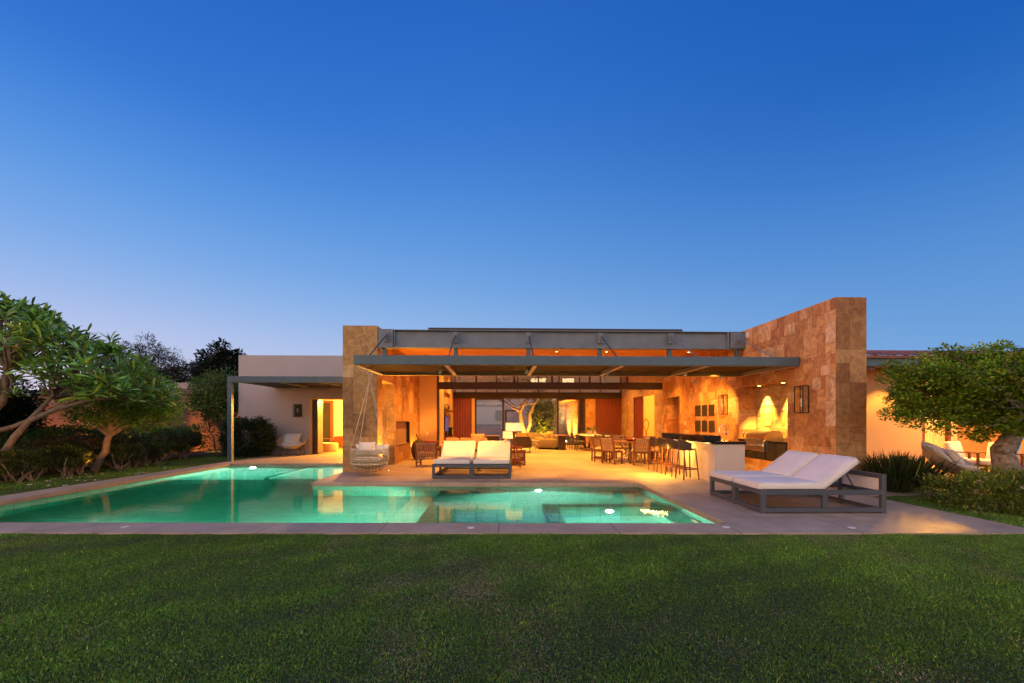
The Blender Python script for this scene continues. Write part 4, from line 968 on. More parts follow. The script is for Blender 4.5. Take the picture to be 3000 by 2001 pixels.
# long indoor table
ix, iy = 4.85, 22.0
t = thing('long_table', 'long pale topped dining table on splayed wooden legs in the living room', 'dining table', (ix, iy, 0))
MB().box(-.62, .62, -1.55, 1.55, .72, .75, .008).obj('tabletop', 'white_gloss', t)
for sy in (-1, 1):
    for s in (-1, 1): MB().bar((s * .08, sy * 1.0, 0), (s * .32, sy * 1.15, .72), .09, .12, .01).obj('leg', 'red_wood', t)
def rope_chair(label, loc, rz):
    t = thing('dining_chair', label, 'chair', loc, rz, 'grey chairs at the long indoor table')
    MB().box(-.24, .24, -.24, .24, .42, .47, .02, 2).obj('seat', 'grey_fabric', t, 45)
    vs = MB(); n = 10
    for k in range(n):
        a = R(-70 + 140 * k / (n - 1)); vs.bar((.23 * math.sin(a), -.24 * math.cos(a) + .02, .47), (.26 * math.sin(a), -.27 * math.cos(a) + .02, .82), .045, .012)
    vs.obj('backrest', 'grey_fabric', t)
    for sx in (-1, 1):
        for sy in (-1, 1): MB().bar((sx * .2, sy * .2, .42), (sx * .24, sy * .24, 0), .026, .026).obj('leg', 'dark_fabric', t)
    return t
c1 = None
order = ['first from the terrace', 'second from the terrace', 'third from the terrace', 'last, by the back wall']
for s, sd in ((-1, 'left'), (1, 'right')):
    for k in range(4):
        lb = 'grey chair on the %s side of the long table, %s' % (sd, order[k]); p = (ix + s * .78, iy - 1.15 + k * .75, 0); rz = R(-90 if s < 0 else 90)
        if c1 is None: c1 = rope_chair(lb, p, rz)
        else: dup(c1, p, rz, lb)
dup(c1, (ix, iy - 1.8, 0), 0, 'grey chair at the end of the long table nearest the terrace')
for k in range(5):
    for s in (-1, 1):
        wine_glass((ix + s * .36, iy - 1.2 + k * .6, .752), 'wine glass on the %s side of the long table, %s' % ('left' if s < 0 else 'right', ['nearest the terrace', 'second from the terrace', 'midway', 'fourth from the terrace', 'nearest the back wall'][k]), 'glasses on the long table')
for k, (dx, dy, nm) in enumerate(((-.18, -.2, 'left'), (.0, .05, 'middle'), (.2, -.1, 'right'))):
    t = thing('vase', 'slim white vase with a green sprig, %s of three on the long table' % nm, 'vase', (ix + dx, iy + dy, .752), 0, 'vases on the long table')
    MB().lathe([(.05, 0), (.06, .02), (.06, .1), (.03, .18), (.04, .26), (.033, .26), (.02, .18), (0, .1)], 18).obj('body', 'white_gloss', t, 50)
    P = np.array([[ix + dx, iy + dy, 1.04]]) + rng.normal(0, .07, (70, 3)) * np.array([1, 1, .9]); leaves('sprig', P, rnd_dir(70, .6), .09, .035, greens(70, (.05, .09, .03)), 'leaf', t)

# bar counter and stools
bx0, bx1, by0, by1 = 5.22, 5.98, 10.02, 12.75
t = thing('bar_counter', 'white bar counter with black stone top, glowing along its left side', 'bar counter', ((bx0 + bx1) / 2, by0, 0))
MB().box(bx0, bx1, by0 + .03, by1, .0, .92, .004).obj('body', 'bar_white', t, world=True)
MB().box(bx0 - .02, bx1 + .02, by0, by1 + .02, .925, .985, .006).obj('worktop', 'granite', t, world=True)
MB().box(bx0 - .22, bx0 + .22, by0 + .12, by1 + .02, .988, 1.13, .006).obj('raised_bar', 'granite', t, world=True)
MB().box(bx0 - .21, bx0 - .03, by0 + .13, by1, .955, .986, .004).obj('overhang', 'granite', t, world=True)
MB().box(bx0 - .06, bx0 - .03, by0 + .2, by1 - .05, .935, .952).obj('led_strip', 'strip', t, world=True)
lamp('AREA', (bx0 - .10, (by0 + by1) / 2, .93), 46, (bx0 + .04, (by0 + by1) / 2, 0), size=(.06, 2.5))
t = thing('tap', 'chrome arched spring tap on the bar worktop', 'tap', (5.72, 10.75, .987))
MB().tube([(0, 0, 0), (0, 0, .2), (0, 0, .3), (.02, 0, .36), (.08, 0, .4), (.15, 0, .38), (.19, 0, .32), (.19, 0, .2)], .015, 10).lathe([(.03, 0), (.03, .05), (.022, .1)], 12).tube([(0, 0, .19), (.19, 0, .19)], .008, 8).lathe([(.022, .13), (.026, .21)], 12, (.19, 0, 0)).obj('spout', 'chrome', t, 50)
def stool(label, loc, rz):
    t = thing('bar_stool', label, 'bar stool', loc, rz, 'bar stools along the glowing counter')
    MB().lathe([(0, .735), (.17, .74), (.205, .76), (.20, .785), (0, .79)], 24).obj('seat', 'dark_fabric', t, 45)
    vs = []; fs = []; n = 14
    for k in range(n + 1):
        a = R(90 + 180 * k / n); dip = .10 * (abs(k - n / 2) / (n / 2)) ** 2
        for r_, z in ((.205, .74), (.225, 1.02 - dip), (.205, 1.02 - dip), (.185, .75)): vs.append((r_ * math.cos(a), r_ * math.sin(a), z))
    for k in range(n):
        for q in range(4): fs.append((k * 4 + q, k * 4 + (q + 1) % 4, (k + 1) * 4 + (q + 1) % 4, (k + 1) * 4 + q))
    fs += [(3, 2, 1, 0), tuple(n * 4 + q for q in range(4))]
    MB().add(vs, fs).obj('backrest', 'dark_fabric', t, 40)
    pts = []
    for sx in (-1, 1):
        for sy in (-1, 1):
            MB().bar((sx * .15, sy * .14, .75), (sx * .205, sy * .2, 0), .028, .028, .003).obj('leg', 'teak', t)
            pts.append((sx * .185, sy * .18, .27))
    MB().bar(pts[0], pts[1], .018, .026).bar(pts[2], pts[3], .018, .026).bar(pts[0], pts[2], .018, .026).bar(pts[1], pts[3], .018, .026).obj('footrest', 'teak', t)
    return t
s0 = stool('nearest bar stool, standing clear against the glowing counter', (4.83, 10.66, 0), R(6))
dup(s0, (4.80, 11.28, 0), R(2), 'second bar stool from the pool, dark backed')
dup(s0, (4.79, 11.90, 0), R(-3), 'third bar stool from the pool, dark backed')
dup(s0, (4.78, 12.52, 0), R(3), 'farthest bar stool, next to the round table')

# barbecue alcove
NY0, NY1 = RY0 + 1.55, RY0 + 3.75
t = thing('barbecue_cabinet', 'black outdoor kitchen cabinet on a stone plinth in the alcove', 'cabinet', (7.7, (NY0 + NY1) / 2, 0))
mb = MB(); ashlar(mb, (RX0 - .02, NY1 - .01, 0), (0, -1, 0), (0, 0, 1), NY1 - NY0 - .02, .40, PAL_R, cu=.26, cv=.2, seed=51); mb.obj('plinth', 'stone', t, world=True)
MB().box(RX0 + .0, RX0 + .52, NY0 + .01, NY1 - .01, .402, .90).obj('carcass', 'granite', t, world=True)
MB().box(RX0 - .04, RX0 + .54, NY0 + .01, NY0 + .84, .903, .945, .005).box(RX0 - .04, RX0 + .54, NY1 - .45, NY1 - .01, .903, .945, .005).obj('worktop', 'granite', t, world=True)
for y0_, y1_ in ((NY0 + .04, NY0 + .42), (NY0 + .44, NY0 + .82), (NY0 + .9, NY0 + 1.3), (NY0 + 1.32, NY0 + 1.72)):
    d = MB().box(RX0 - .018, RX0 - .003, y0_, y1_, .42, .88 if y0_ < NY0 + .8 else .60, .003).obj('cabinet_door', 'black', t, world=True)
    MB().box(RX0 - .035, RX0 - .02, (y0_ + y1_) / 2 - .06, (y0_ + y1_) / 2 + .06, .56, .572).obj('handle', 'inox', d, world=True)
gy0, gy1 = NY0 + .86, NY0 + 1.74
t = thing('gas_barbecue', 'stainless steel built in barbecue with a closed rounded hood and round knobs', 'barbecue', (7.7, (gy0 + gy1) / 2, .62))
MB().box(RX0 - .09, RX0 + .5, gy0, gy1, .63, .93, .01).obj('front_panel', 'inox', t, 40, world=True)
n = 12; vs = []; fs = []
prof = [(RX0 - .06, .935), (RX0 - .07, 1.0), (RX0 - .03, 1.08), (RX0 + .06, 1.16), (RX0 + .18, 1.215), (RX0 + .32, 1.23), (RX0 + .42, 1.20), (RX0 + .48, 1.12), (RX0 + .50, .935)]
for y in (gy0 + .01, gy1 - .01): vs += [(x, y, z) for x, z in prof]
k = len(prof); fs = [(i, i + 1, k + i + 1, k + i) for i in range(k - 1)] + [tuple(range(k - 1, -1, -1)), tuple(range(k, 2 * k))]
h = MB().add(vs, fs).obj('hood', 'inox', t, 35, world=True)
MB().tube([(RX0 - .13, gy0 + .06, .985), (RX0 - .13, gy1 - .06, .985)], .014, 10).bar((RX0 - .13, gy0 + .1, .985), (RX0 - .06, gy0 + .1, .985), .016, .016).bar((RX0 - .13, gy1 - .1, .985), (RX0 - .06, gy1 - .1, .985), .016, .016).obj('handle', 'inox', h, 50, world=True)
MB().lathe([(.035, 0), (.035, .012), (0, .014)], 16, mx=T(RX0 + .02, (gy0 + gy1) / 2, 1.125, 0, R(-50))).obj('thermometer', 'chrome', h, 40, world=True)
for i in range(7):
    y = gy0 + .1 + i * (gy1 - gy0 - .2) / 6; MB().lathe([(.034, 0), (.030, .03), (0, .032)], 16, mx=T(RX0 - .091, y, .80, 0, R(-90))).obj('knob', 'chrome', t, 40, world=True)
for y, wh in ((NY1 - .14, 'far'), (NY1 - .32, 'near')):
    t = thing('pepper_mill', 'small chrome bottle shaped pepper mill, the %s one beside the barbecue' % wh, 'pepper mill', (RX0 + .06, y, .947), 0, 'mills beside the barbecue')
    MB().lathe([(.012, 0), (.015, .09), (.034, .12), (.036, .19), (.03, .21), (0, .215)], 14).obj('body', 'chrome', t, 50)

# wall lanterns, plaques, switches
def lantern(label, x, y, z, l, d, h, nx):
    t = thing('wall_lantern', label, 'wall lantern', (x, y, z), 0, 'black framed wall lanterns')
    f = MB(); b = .018
    if nx:  # on a wall facing -x
        for yy in (-l / 2, l / 2 - b):
            for xx in (-d, -b): f.box(xx, xx + b, yy, yy + b, 0, h)
        for zz in (0, h - b):
            f.box(-d, 0, -l / 2, -l / 2 + b, zz, zz + b); f.box(-d, 0, l / 2 - b, l / 2, zz, zz + b); f.box(-d, -d + b, -l / 2, l / 2, zz, zz + b)
        pass
        f.obj('frame', 'black', t); g = MB().box(-d + .005, -d + .008, -l / 2 + b, l / 2 - b, b, h - b).box(-d + b, -b, -l / 2 + .004, -l / 2 + .007, b, h - b).obj('glass', 'glass', t)
        MB().lathe([(.02, .1), (.02, .2), (.03, .24), (.02, .30), (0, .31)], 12, (-d / 2, 0, .05)).obj('bulb', 'white_gloss', t, 50)
    else:
        for xx in (-l / 2, l / 2 - b):
            for yy in (-d, -b): f.box(xx, xx + b, yy, yy + b, 0, h)
        for zz in (0, h - b):
            f.box(-l / 2, -l / 2 + b, -d, 0, zz, zz + b); f.box(l / 2 - b, l / 2, -d, 0, zz, zz + b); f.box(-l / 2, l / 2, -d, -d + b, zz, zz + b)
        f.box(-l / 2 + b, l / 2 - b, -.008, -.001, b, h - b); f.obj('frame', 'black', t)
        MB().box(-l / 2 + b, l / 2 - b, -d + .005, -d + .008, b, h - b).obj('glass', 'glass', t)
        MB().box(-l / 2 + .01, l / 2 - .01, -.02, -.009, .02, h - .02).obj('back_plate', 'black', t)
        MB().lathe([(.018, .18), (.018, .24), (.032, .30), (.02, .36), (0, .37)], 12, (0, -d / 2, 0)).obj('bulb', 'white_gloss', t, 50)
lantern('black framed glass lantern on the tall stone wall near its front corner', RX0 - .006, 9.98, 1.68, .30, .16, .66, True)
lantern('black framed glass lantern between the dark plaques and the alcove', RX0 - .006, 13.55, 1.70, .30, .16, .64, True)
x, z = W(874, 1203, LY); lantern('black framed lantern on the pale plaster wall above the dish chair', x, LY - .002, z - .28, .34, .14, .56, False)
k = 0
for j, (u0, u1) in enumerate(((2037, 2052), (2057, 2071), (2077, 2093))):
    for i, (z0_, z1_) in enumerate(((1.66, 2.06), (1.10, 1.50))):
        def yx(u): 
            tt = (u - 1500) / F_; D = 7.40 / (tt * CT + ST); return D * CT - D * tt * ST
        a, b = yx(u1), yx(u0)
        tag(MB().box(7.385, 7.409, a, b, z0_, z1_, .004).obj('wall_plaque', 'plaque'), 'dark textured plaque on the stone wall, %s row, %s' % (('upper', 'lower')[i], ('left of three', 'middle of three', 'right of three')[j]), 'plaque', 'six dark plaques on the stone wall')
for (p, lb) in (((7.40, 17.0 - .5, 1.32), 'small pale switch plate on the stone wall left of the plaques'),):
    tag(MB().box(p[0] - .006, p[0] + .008, p[1] - .05, p[1] + .05, p[2], p[2] + .14, .003).obj('switch_plate', 'white_gloss'), lb, 'switch')
x, z = W(1252, 1270, 18.9); tag(MB().box(x - .045, x + .045, 18.885, 18.898, z - .07, z + .07, .003).obj('switch_plate', 'white_gloss'), 'small pale switch plate on the orange plaster beside the big opening', 'switch')

# niche things in the living room
t = thing('television', 'slim blue glowing television in the living room niche', 'television', (-2.72, 22.3, .9))
MB().box(-2.76, -2.73, 21.6, 23.0, .92, 1.75, .006).obj('housing', 'black', t, world=True); MB().box(-2.729, -2.724, 21.63, 22.97, .95, 1.72).obj('screen', 'tv', t, world=True); MB().box(-2.8, -2.7, 22.1, 22.5, .625, .92).obj('foot', 'black', t, world=True)
for y, hgt, c, lb in ((21.7, .28, 'leaf', 'green box standing on the niche shelf'), (22.1, .3, 'black', 'black jar, near one on the niche shelf'), (22.45, .26, 'dark_fabric', 'brown jar, far one on the niche shelf')):
    o = MB().lathe([(.10, 0), (.12, .03), (.12, hgt * .7), (.08, hgt * .9), (.08, hgt), (0, hgt)], 16, (-2.73, y, 2.062)).obj('jar', 'olive_fabric' if c == 'leaf' else c, None, 45); tag(o, lb, 'jar')
t = thing('speaker', 'dark square speaker with a pale ring on the niche cabinet', 'speaker', (-2.68, 23.6, .62))
MB().box(-.12, .1, -.2, .2, .003, .5, .01).obj('body', 'black', t); MB().lathe([(.13, 0), (.15, .01), (.10, .012)], 20, mx=T(.101, 0, .25, 0, R(90))).obj('ring', 'white_gloss', t, 40)

# left-wing room
x, y = W(958, 1300, 20.4)[0], 20.5
t = thing('ottoman', 'round yellow lit ottoman inside the left wing room', 'ottoman', (x, y, .006)); MB().lathe([(.44, 0), (.47, .02), (.475, .38), (.45, .42), (0, .43)], 36).obj('body', 'tan_fabric', t, 40)
def lounge(label, loc, rz, fab='tan_fabric'):
    t = thing('lounge_armchair', label, 'armchair', loc, rz, 'wood framed lounge armchairs')
    for s in (-1, 1):
        for yy in (-.34, .30): MB().bar((s * .36, yy, 0), (s * .36, yy, .60), .05, .05, .004).obj('leg', 'teak', t)
        MB().box(s * .36 - .035, s * .36 + .035, -.38, .36, .60, .63, .005).obj('armrest', 'teak', t)
        MB().bar((s * .36, -.32, .26), (s * .36, .30, .22), .035, .05).obj('side_rail', 'teak', t)
    MB().bar((-.36, -.34, .27), (.36, -.34, .27), .04, .05).bar((-.36, .3, .22), (.36, .3, .22), .04, .05).obj('seat_rail', 'teak', t)
    MB().box(-.33, .33, -.40, .30, .30, .44, .045, 3).obj('seat_cushion', fab, t, 45)
    MB().obox(T(0, .27, .64, R(-16)), .64, .15, .52, .05, 3).obj('back_cushion', fab, t, 45)
    return t
l0 = lounge('wood armed lounge chair just inside the left wing folding doors', (W(925, 1300, 20.0)[0], 20.4, .006), R(60), 'cushion')
dup(l0, (W(2835, 1300, 11.5)[0], 11.5, 0), R(20), 'wood armed cream lounge chair behind the dish chair on the right terrace')
dup(l0, (W(2930, 1300, 10.9)[0], 11.0, 0), R(-80), 'wood armed cream lounge chair beside the twisted tree trunk')
x, y = W(1000, 1300, 22.8)[0], 23.0
t = thing('credenza', 'low red wood cabinet against the far wall of the left wing room', 'cabinet', (x, 23.6, .006)); MB().box(-.6, .6, -.25, .25, .08, .62, .006).obj('body', 'red_wood', t); MB().box(-.58, -.01, -.258, -.252, .1, .60).obj('cabinet_door', 'red_wood', t); MB().box(.01, .58, -.258, -.252, .1, .60).obj('cabinet_door', 'red_wood', t)
# sculpture in the room behind the right doorway
t = thing('sculpture', 'tall red twisted loop sculpture on a plinth in the doorway', 'sculpture', (8.35, 23.6, 0))
MB().box(-.2, .2, -.2, .2, 0, .55, .01).obj('plinth', 'white_paint', t)
pts = []
for i in range(60):
    a = 2 * math.pi * i / 60; pts.append((.10 * math.sin(a) * (1 + .5 * math.cos(3 * a)), .06 * math.sin(2 * a), 1.08 + .5 * -math.cos(a)))
MB().loop(pts, .026, 8).obj('loop', 'terracotta', t, 60)

# ground spots
def ground_light(x, y, tgt, power, label, ang=70, z=.0):
    t = thing('ground_light', label, 'ground light', (x, y, z), 0, 'small ground lights')
    MB().lathe([(.05, 0), (.05, .012), (.04, .014), (.036, .009)], 16, (0, 0, .001)).obj('bezel', 'inox', t, 40)
    MB().lathe([(.036, .010), (0, .012)], 16).obj('lens', 'lens', t, 40)
    lamp('SPOT', (x, y, z + .04), power, tgt, ang, .7, .03)
x, y = G(1133.6, 1377); ground_light(-3.28, 12.70, (-3.56, 12.72, 2.2), 190, 'round ground light glowing beside the hanging chair', 100)
ground_light(-3.38, 17.4, (-3.5, 17.7, 1.4), 60, 'bright ground light in the corner behind the slatted armchair', 110)
ground_light(-4.0, 13.6, (-4.0, 14.0, 2.6), 60, 'ground light inside the stone passage', 110)

# ================================================================ courtyard behind the living room
sheet('courtyard_paving', [[(-9, 25.9), (9, 25.9), (9, 36), (-9, 36)]], -.01, 'deck', .03)
t = thing('courtyard_house', 'pale two storey wing behind the courtyard with small lit upper windows', 'house', (1, 34, 0))
MB().box(-9, 9, 34, 34.3, 0, 3.3).obj('lower_wall', 'plaster', t, world=True); MB().box(-9, 12, 36, 36.3, 3.3, 6.2).obj('upper_wall', 'plaster_terra', t, world=True)
MB().box(-9, 9, 33.9, 36.2, 3.3, 3.42).obj('roof_ledge', 'dark_alu', t, world=True)
for u0, u1 in ((1555, 1600), (1648, 1682)):
    a, b = W(u0, 1117, 35.9)[0], W(u1, 1117, 35.9)[0]; wn = MB().box(a - .08, b + .08, 35.93, 35.99, 4.55, 5.2).obj('window', 'teak', t, world=True); MB().box(a, b, 35.91, 35.925, 4.62, 5.12).obj('pane', 'shade', wn, world=True)
a, z1 = W(1480, 1201, 33.9); b, z0 = W(1529, 1265, 33.9)
wn = MB().box(a, b, 33.9, 33.99, z0, z1).obj('window', 'dark_alu', t, world=True); MB().box(a + .12, b - .12, 33.88, 33.895, z0 + .12, z1 - .12).obj('pane', 'conc', wn, world=True)
MB().box(W(1452, 1, 33.9)[0], W(1470, 1, 33.9)[0], 33.9, 33.96, 1.5, 2.3).obj('blue_panel', 'frame_grey', t, world=True)
t = thing('slab_wall', 'three rough uplit stone slabs standing in a row beyond the right glass door', 'stone wall', (5.5, 32, 0))
for k in range(3):
    mb = MB(); y = 28.6 + k * 2.35; ashlar(mb, (5.42, y + 2.2, 0), (0, -1, 0), (0, 0, 1), 2.2, 2.86, [(.52, .37, .2), (.46, .32, .17), (.58, .43, .25)], cu=.22, cv=.07, sizes=((1, 1), (2, 1), (3, 1)), relief=.04, seed=60 + k)
    mb.box(5.43, 5.9, y + .01, y + 2.19, 0, 2.85); mb.obj('slab', 'stone_rough', t, world=True)
    lamp('SPOT', (4.75, y + 1.1, .10), 560, (5.45, y + 1.1, 1.6), 110, .8, .04)
    MB().lathe([(.06, 0), (.06, .09), (0, .09)], 12, (4.75, y + 1.1, 0)).obj('uplight', 'lens', t, 50, world=True)
MB().box(4.6, 9, 26.0, 36, 2.92, 3.1).obj('roof_overhang', 'ceil_wood', t, world=True)
MB().box(5.44, 7.6, 28.3, 28.5, 0, 2.9).obj('panel', 'teak', t, world=True)

def tree_trunk(t, paths, m='bark', n=10):
    mb = MB()
    for pts, r0, r1 in paths: mb.tube(pts, taper(r0, r1, len(pts) - 1), n)
    return mb.obj('trunk', m, t, 60, world=True)
def big_tree(t, base, H, crown_c, crown_r, ncl, nl, leafL, leafW, base_col, m='leaf', trunk_m='bark', seed=0, cl_r=.3, nlimb=16, r0=.14, flat=False, yel=.1, spread=.35, twigs=True, up=.3, shell=.35, fork=None):
    """limbs from a fork to leaf clumps spread through an uneven crown"""
    random.seed(seed); global rng; rng = np.random.default_rng(seed + 100)
    c, r = np.array(crown_c), np.array(crown_r)
    ph = rng.random(6) * 6
    def inside(x, y, z):
        d = (np.array([x, y, z]) - c) / r; q = np.linalg.norm(d); th = math.atan2(d[1], d[0])
        lim = 1 + .13 * math.sin(3 * th + ph[0]) + .10 * math.sin(5 * d[2] + ph[1] + 2 * th) + .08 * math.sin(7 * th + ph[2])
        return shell < q < lim
    C = clumps_in(ncl, inside, c - r * 1.3, c + r * 1.3)
    fk = Vector(fork) if fork else Vector((base[0], base[1], base[2] + (crown_c[2] - crown_r[2] - base[2]) * .9))
    paths = [(wob(base, fk, 5, .12), r0, r0 * .7)]
    for i in range(nlimb):
        e = Vector(C[rng.integers(len(C))]); mid = fk.lerp(e, .5) + Vector((0, 0, .08))
        paths.append((wob(fk, e, 6, .10, .06), r0 * .5, .012))
    tree_trunk(t, paths, trunk_m)
    if twigs:
        mb = MB()
        for i in range(0, len(C), 2):
            e = Vector(C[i]); s_ = fk.lerp(e, random.uniform(.45, .75)); s_.z += random.uniform(-.1, .1); mb.tube(wob(s_, e, 4, .16), taper(.010, .004, 4), 4)
        mb.obj('twigs', 'twig', t, 60, world=True)
    idx = rng.integers(0, ncl, nl); rad = cl_r * (0.55 + .9 * rng.random((ncl, 1)))
    P = C[idx] + unit(rng.normal(0, 1, (nl, 3))) * rad[idx] * np.cbrt(rng.random((nl, 1))) * np.array([[1.15, 1.15, .75]])
    D = unit((P - C[idx]) * 2 / rad[idx] + rng.normal(0, .6, (nl, 3)) + np.array([[0, 0, up]]))
    cc = np.exp(rng.normal(0, .22, (ncl, 1)))[idx]
    leaves('crown', P, D, leafL * (.7 + .6 * rng.random(nl)), leafW * (.7 + .6 * rng.random(nl)), greens(nl, base_col, spread, yel) * cc, m, t)
    return C

# frangipani and shrub in the courtyard
t = thing('courtyard_tree', 'gnarled pale trunked tree lit from below in the courtyard', 'tree', (1.9, 29, 0))
random.seed(5)
P1 = [(1.75, 29, 0), (1.72, 29, .7), (1.55, 29, 1.5), (1.45, 29, 2.1), (1.75, 28.9, 2.7), (2.4, 28.8, 3.4)]; P2 = [(2.05, 29.1, 0), (1.95, 29.1, .5), (2.2, 29, 1.2), (2.15, 29, 1.9), (2.4, 29, 2.6), (2.9, 29, 3.3)]
tree_trunk(t, [(P1, .20, .09), (P2, .17, .08), (wob((1.5, 29, 2.0), (.3, 28.6, 2.9), 6, .1), .10, .03), (wob((.6, 28.7, 2.75), (-.4, 28.4, 3.0), 5, .14), .045, .015), (wob((1.6, 29, 2.3), (1.3, 28.7, 3.6), 5, .1), .07, .02), (wob((.9, 28.8, 2.4), (.5, 28.6, 1.9), 4, .15), .015, .006), (wob((1.2, 28.9, 2.4), (2.6, 28.7, 2.7), 5, .1), .05, .02), (wob((1.1, 28.8, 2.5), (.2, 28.8, 3.4), 5, .12), .05, .02)])
n = 500; P = np.array([[1.5, 28.8, 4.0]]) + rng.normal(0, 1, (n, 3)) * np.array([1.3, .8, .35]); leaves('crown', P, rnd_dir(n, .2), .22, .07, greens(n, (.05, .10, .025)), 'leaf', t)
lamp('SPOT', (1.75, 28.3, .12), 420, (1.85, 29, 2), 70, .8, .04); lamp('SPOT', (3.1, 28.4, .12), 420, (3.2, 30, 1.6), 90, .8, .04)
MB().lathe([(.06, 0), (.06, .1), (0, .1)], 12, (1.75, 28.3, 0)).obj('uplight', 'lens', t, 50, world=True)
t = thing('courtyard_shrub', 'dense dark broad leaved shrub with warm sparkles beside the courtyard tree', 'shrub', (3.15, 30, 0))
big_tree(t, (3.15, 30, 0), 3, (3.15, 29.9, 1.85), (1.05, .7, 1.55), 150, 5200, .24, .05, (.05, .09, .02), 'leaf_gloss', seed=11, cl_r=.3, nlimb=10, r0=.07)
MB().lathe([(.06, 0), (.06, .1), (0, .1)], 12, (3.1, 28.4, 0)).obj('uplight', 'lens', t, 50, world=True)

# ================================================================ left garden
rng = np.random.default_rng(21); random.seed(21)
# frangipani with a sprawling crown
t = thing('frangipani_tree', 'large sprawling frangipani tree with rosettes of long leaves and white flowers', 'tree', (-12.4, 10.8, 0))
def topz(x): return np.interp(x, [-14.5, -13.2, -12.2, -11.2, -10.2, -9.4, -8.7], [4.75, 4.70, 4.35, 3.85, 3.45, 2.85, 2.3])
def botz(x): return np.interp(x, [-14.5, -12.6, -11.2, -10.2, -9.2, -8.7], [2.4, 2.2, 2.05, 2.0, 1.95, 2.1])
tips = []
while len(tips) < 275:
    x = rng.uniform(-14.6, -8.75); y = rng.uniform(9.7, 12.2) + (x + 11) * -.05; a, b = botz(x), topz(x); q = rng.random()
    if q < .5: z = b - abs(rng.normal(0, .3))
    else: z = rng.uniform(a, b)
    if -13.4 < x < -12.0 and 3.0 < z < 3.7 and rng.random() < .7: continue
    if z > a: tips.append((x, y, z))
tips = np.array(tips)
forks = [Vector(p) for p in ((-12.9, 10.7, 2.5), (-13.6, 10.6, 2.6), (-12.2, 10.8, 2.3), (-11.2, 10.9, 2.05), (-10.4, 11.0, 2.15), (-9.7, 11.0, 2.1), (-12.7, 11.3, 2.9), (-11.8, 10.5, 2.7))]
paths = [([(-12.62, 10.8, -.05), (-12.72, 10.8, .45), (-12.62, 10.8, .9), (-12.72, 10.8, 1.4), (-12.45, 10.8, 1.75), (-12.2, 10.8, 2.0)], .125, .07),
         ([(-12.5, 10.75, 1.7), (-12.2, 10.75, 1.95), (-12.05, 10.7, 2.25), (-12.1, 10.7, 2.6)], .08, .05), ([(-12.65, 10.8, 1.3), (-13.1, 10.7, 1.8), (-13.6, 10.6, 2.6)], .09, .05),
         ([(-12.45, 10.6, -.05), (-12.1, 10.6, .55), (-11.75, 10.6, 1.1), (-11.45, 10.65, 1.5), (-10.9, 10.75, 1.78), (-10.3, 10.9, 2.0), (-9.7, 11, 2.1)], .085, .04),
         ([(-12.55, 10.8, 1.2), (-12.0, 10.8, 1.35), (-11.4, 10.8, 1.6), (-10.9, 10.9, 1.9), (-10.4, 11, 2.15)], .06, .035),
         ([(-12.2, 10.8, 2.0), (-11.8, 10.5, 2.7)], .05, .04), ([(-12.5, 10.8, 1.7), (-12.7, 11.3, 2.9)], .06, .04), ([(-12.5, 10.8, 1.7), (-12.9, 10.7, 2.5)], .06, .04), ([(-11.45, 10.65, 1.5), (-11.2, 10.9, 2.05)], .06, .04)]
for p in tips:
    e = Vector(p); f = min(forks, key=lambda q: (q - e).length + random.uniform(0, .5)); paths.append((wob(f, e, 4, .12, .04), .028, .014))
tree_trunk(t, paths, 'bark', 7)
n = 17; k = len(tips)
idx = np.repeat(np.arange(k), n); ang = np.tile(np.arange(n) * 2.399, k) + np.repeat(rng.random(k) * 6, n)
el = rng.uniform(-.25, 1.15, k * n); D = np.stack([np.cos(ang) * np.cos(el), np.sin(ang) * np.cos(el), np.sin(el)], 1)
P = tips[idx] + D * .035 + np.stack([np.zeros(k * n), np.zeros(k * n), rng.uniform(-.1, .04, k * n)], 1)
leaves('crown', P, D, .24 + .15 * rng.random(k * n), .048 + .022 * rng.random(k * n), greens(k * n, (.15, .32, .05), .5, .18), 'leaf_gloss', t, .12, .22, 2)
fl = tips[rng.choice(k, 26)] + np.array([[0, 0, .1]]); fl = np.repeat(fl, 5, 0); a = np.tile(np.arange(5) * 1.2566, 26); fl = fl + rng.normal(0, .035, fl.shape)
fl = np.concatenate([fl, fl + rng.normal(0, .05, fl.shape)]); a = np.concatenate([a, a]); leaves('blossoms', fl, np.stack([np.cos(a), np.sin(a), .35 + 0 * a], 1), .085, .05, np.tile(np.array([[.74, .73, .62]]), (len(fl), 1)), 'leaf', t, .1, .1)

t = thing('small_tree', 'small round crowned bright green tree leaning out of the hedge', 'tree', (-11.9, 12.8, 0))
rng = np.random.default_rng(31)
big_tree(t, (-11.95, 12.8, -.05), 3, (-10.95, 12.9, 2.05), (1.45, 1.1, .72), 200, 16000, .085, .042, (.13, .28, .022), seed=31, cl_r=.26, nlimb=16, r0=.11, fork=(-11.45, 12.8, 1.15), twigs=True)
tree_trunk(t, [(wob((-11.5, 12.8, 1.1), (-11.95, 12.7, 1.45), 3, .1), .08, .03), (wob((-11.45, 12.8, 1.1), (-10.5, 12.8, 1.65), 5, .08), .08, .03)], 'bark')
t = thing('slender_tree', 'slender multi stemmed tree behind the left canopy post', 'tree', (-12.6, 19.6, 0))
big_tree(t, (-12.6, 19.6, -.05), 4, (-12.7, 19.5, 2.55), (1.15, 1.0, 1.0), 150, 9500, .12, .06, (.075, .16, .035), seed=37, cl_r=.32, nlimb=14, r0=.07, fork=(-12.6, 19.6, .9), up=-.1)
tree_trunk(t, [(wob((-12.4, 19.6, -.05), (-12.2, 19.5, 1.8), 5, .06), .05, .03), (wob((-12.8, 19.6, -.05), (-13.2, 19.5, 1.7), 5, .06), .045, .02), (wob((-12.5, 19.6, .7), (-11.8, 19.5, 1.6), 5, .06), .04, .02)], 'bark')

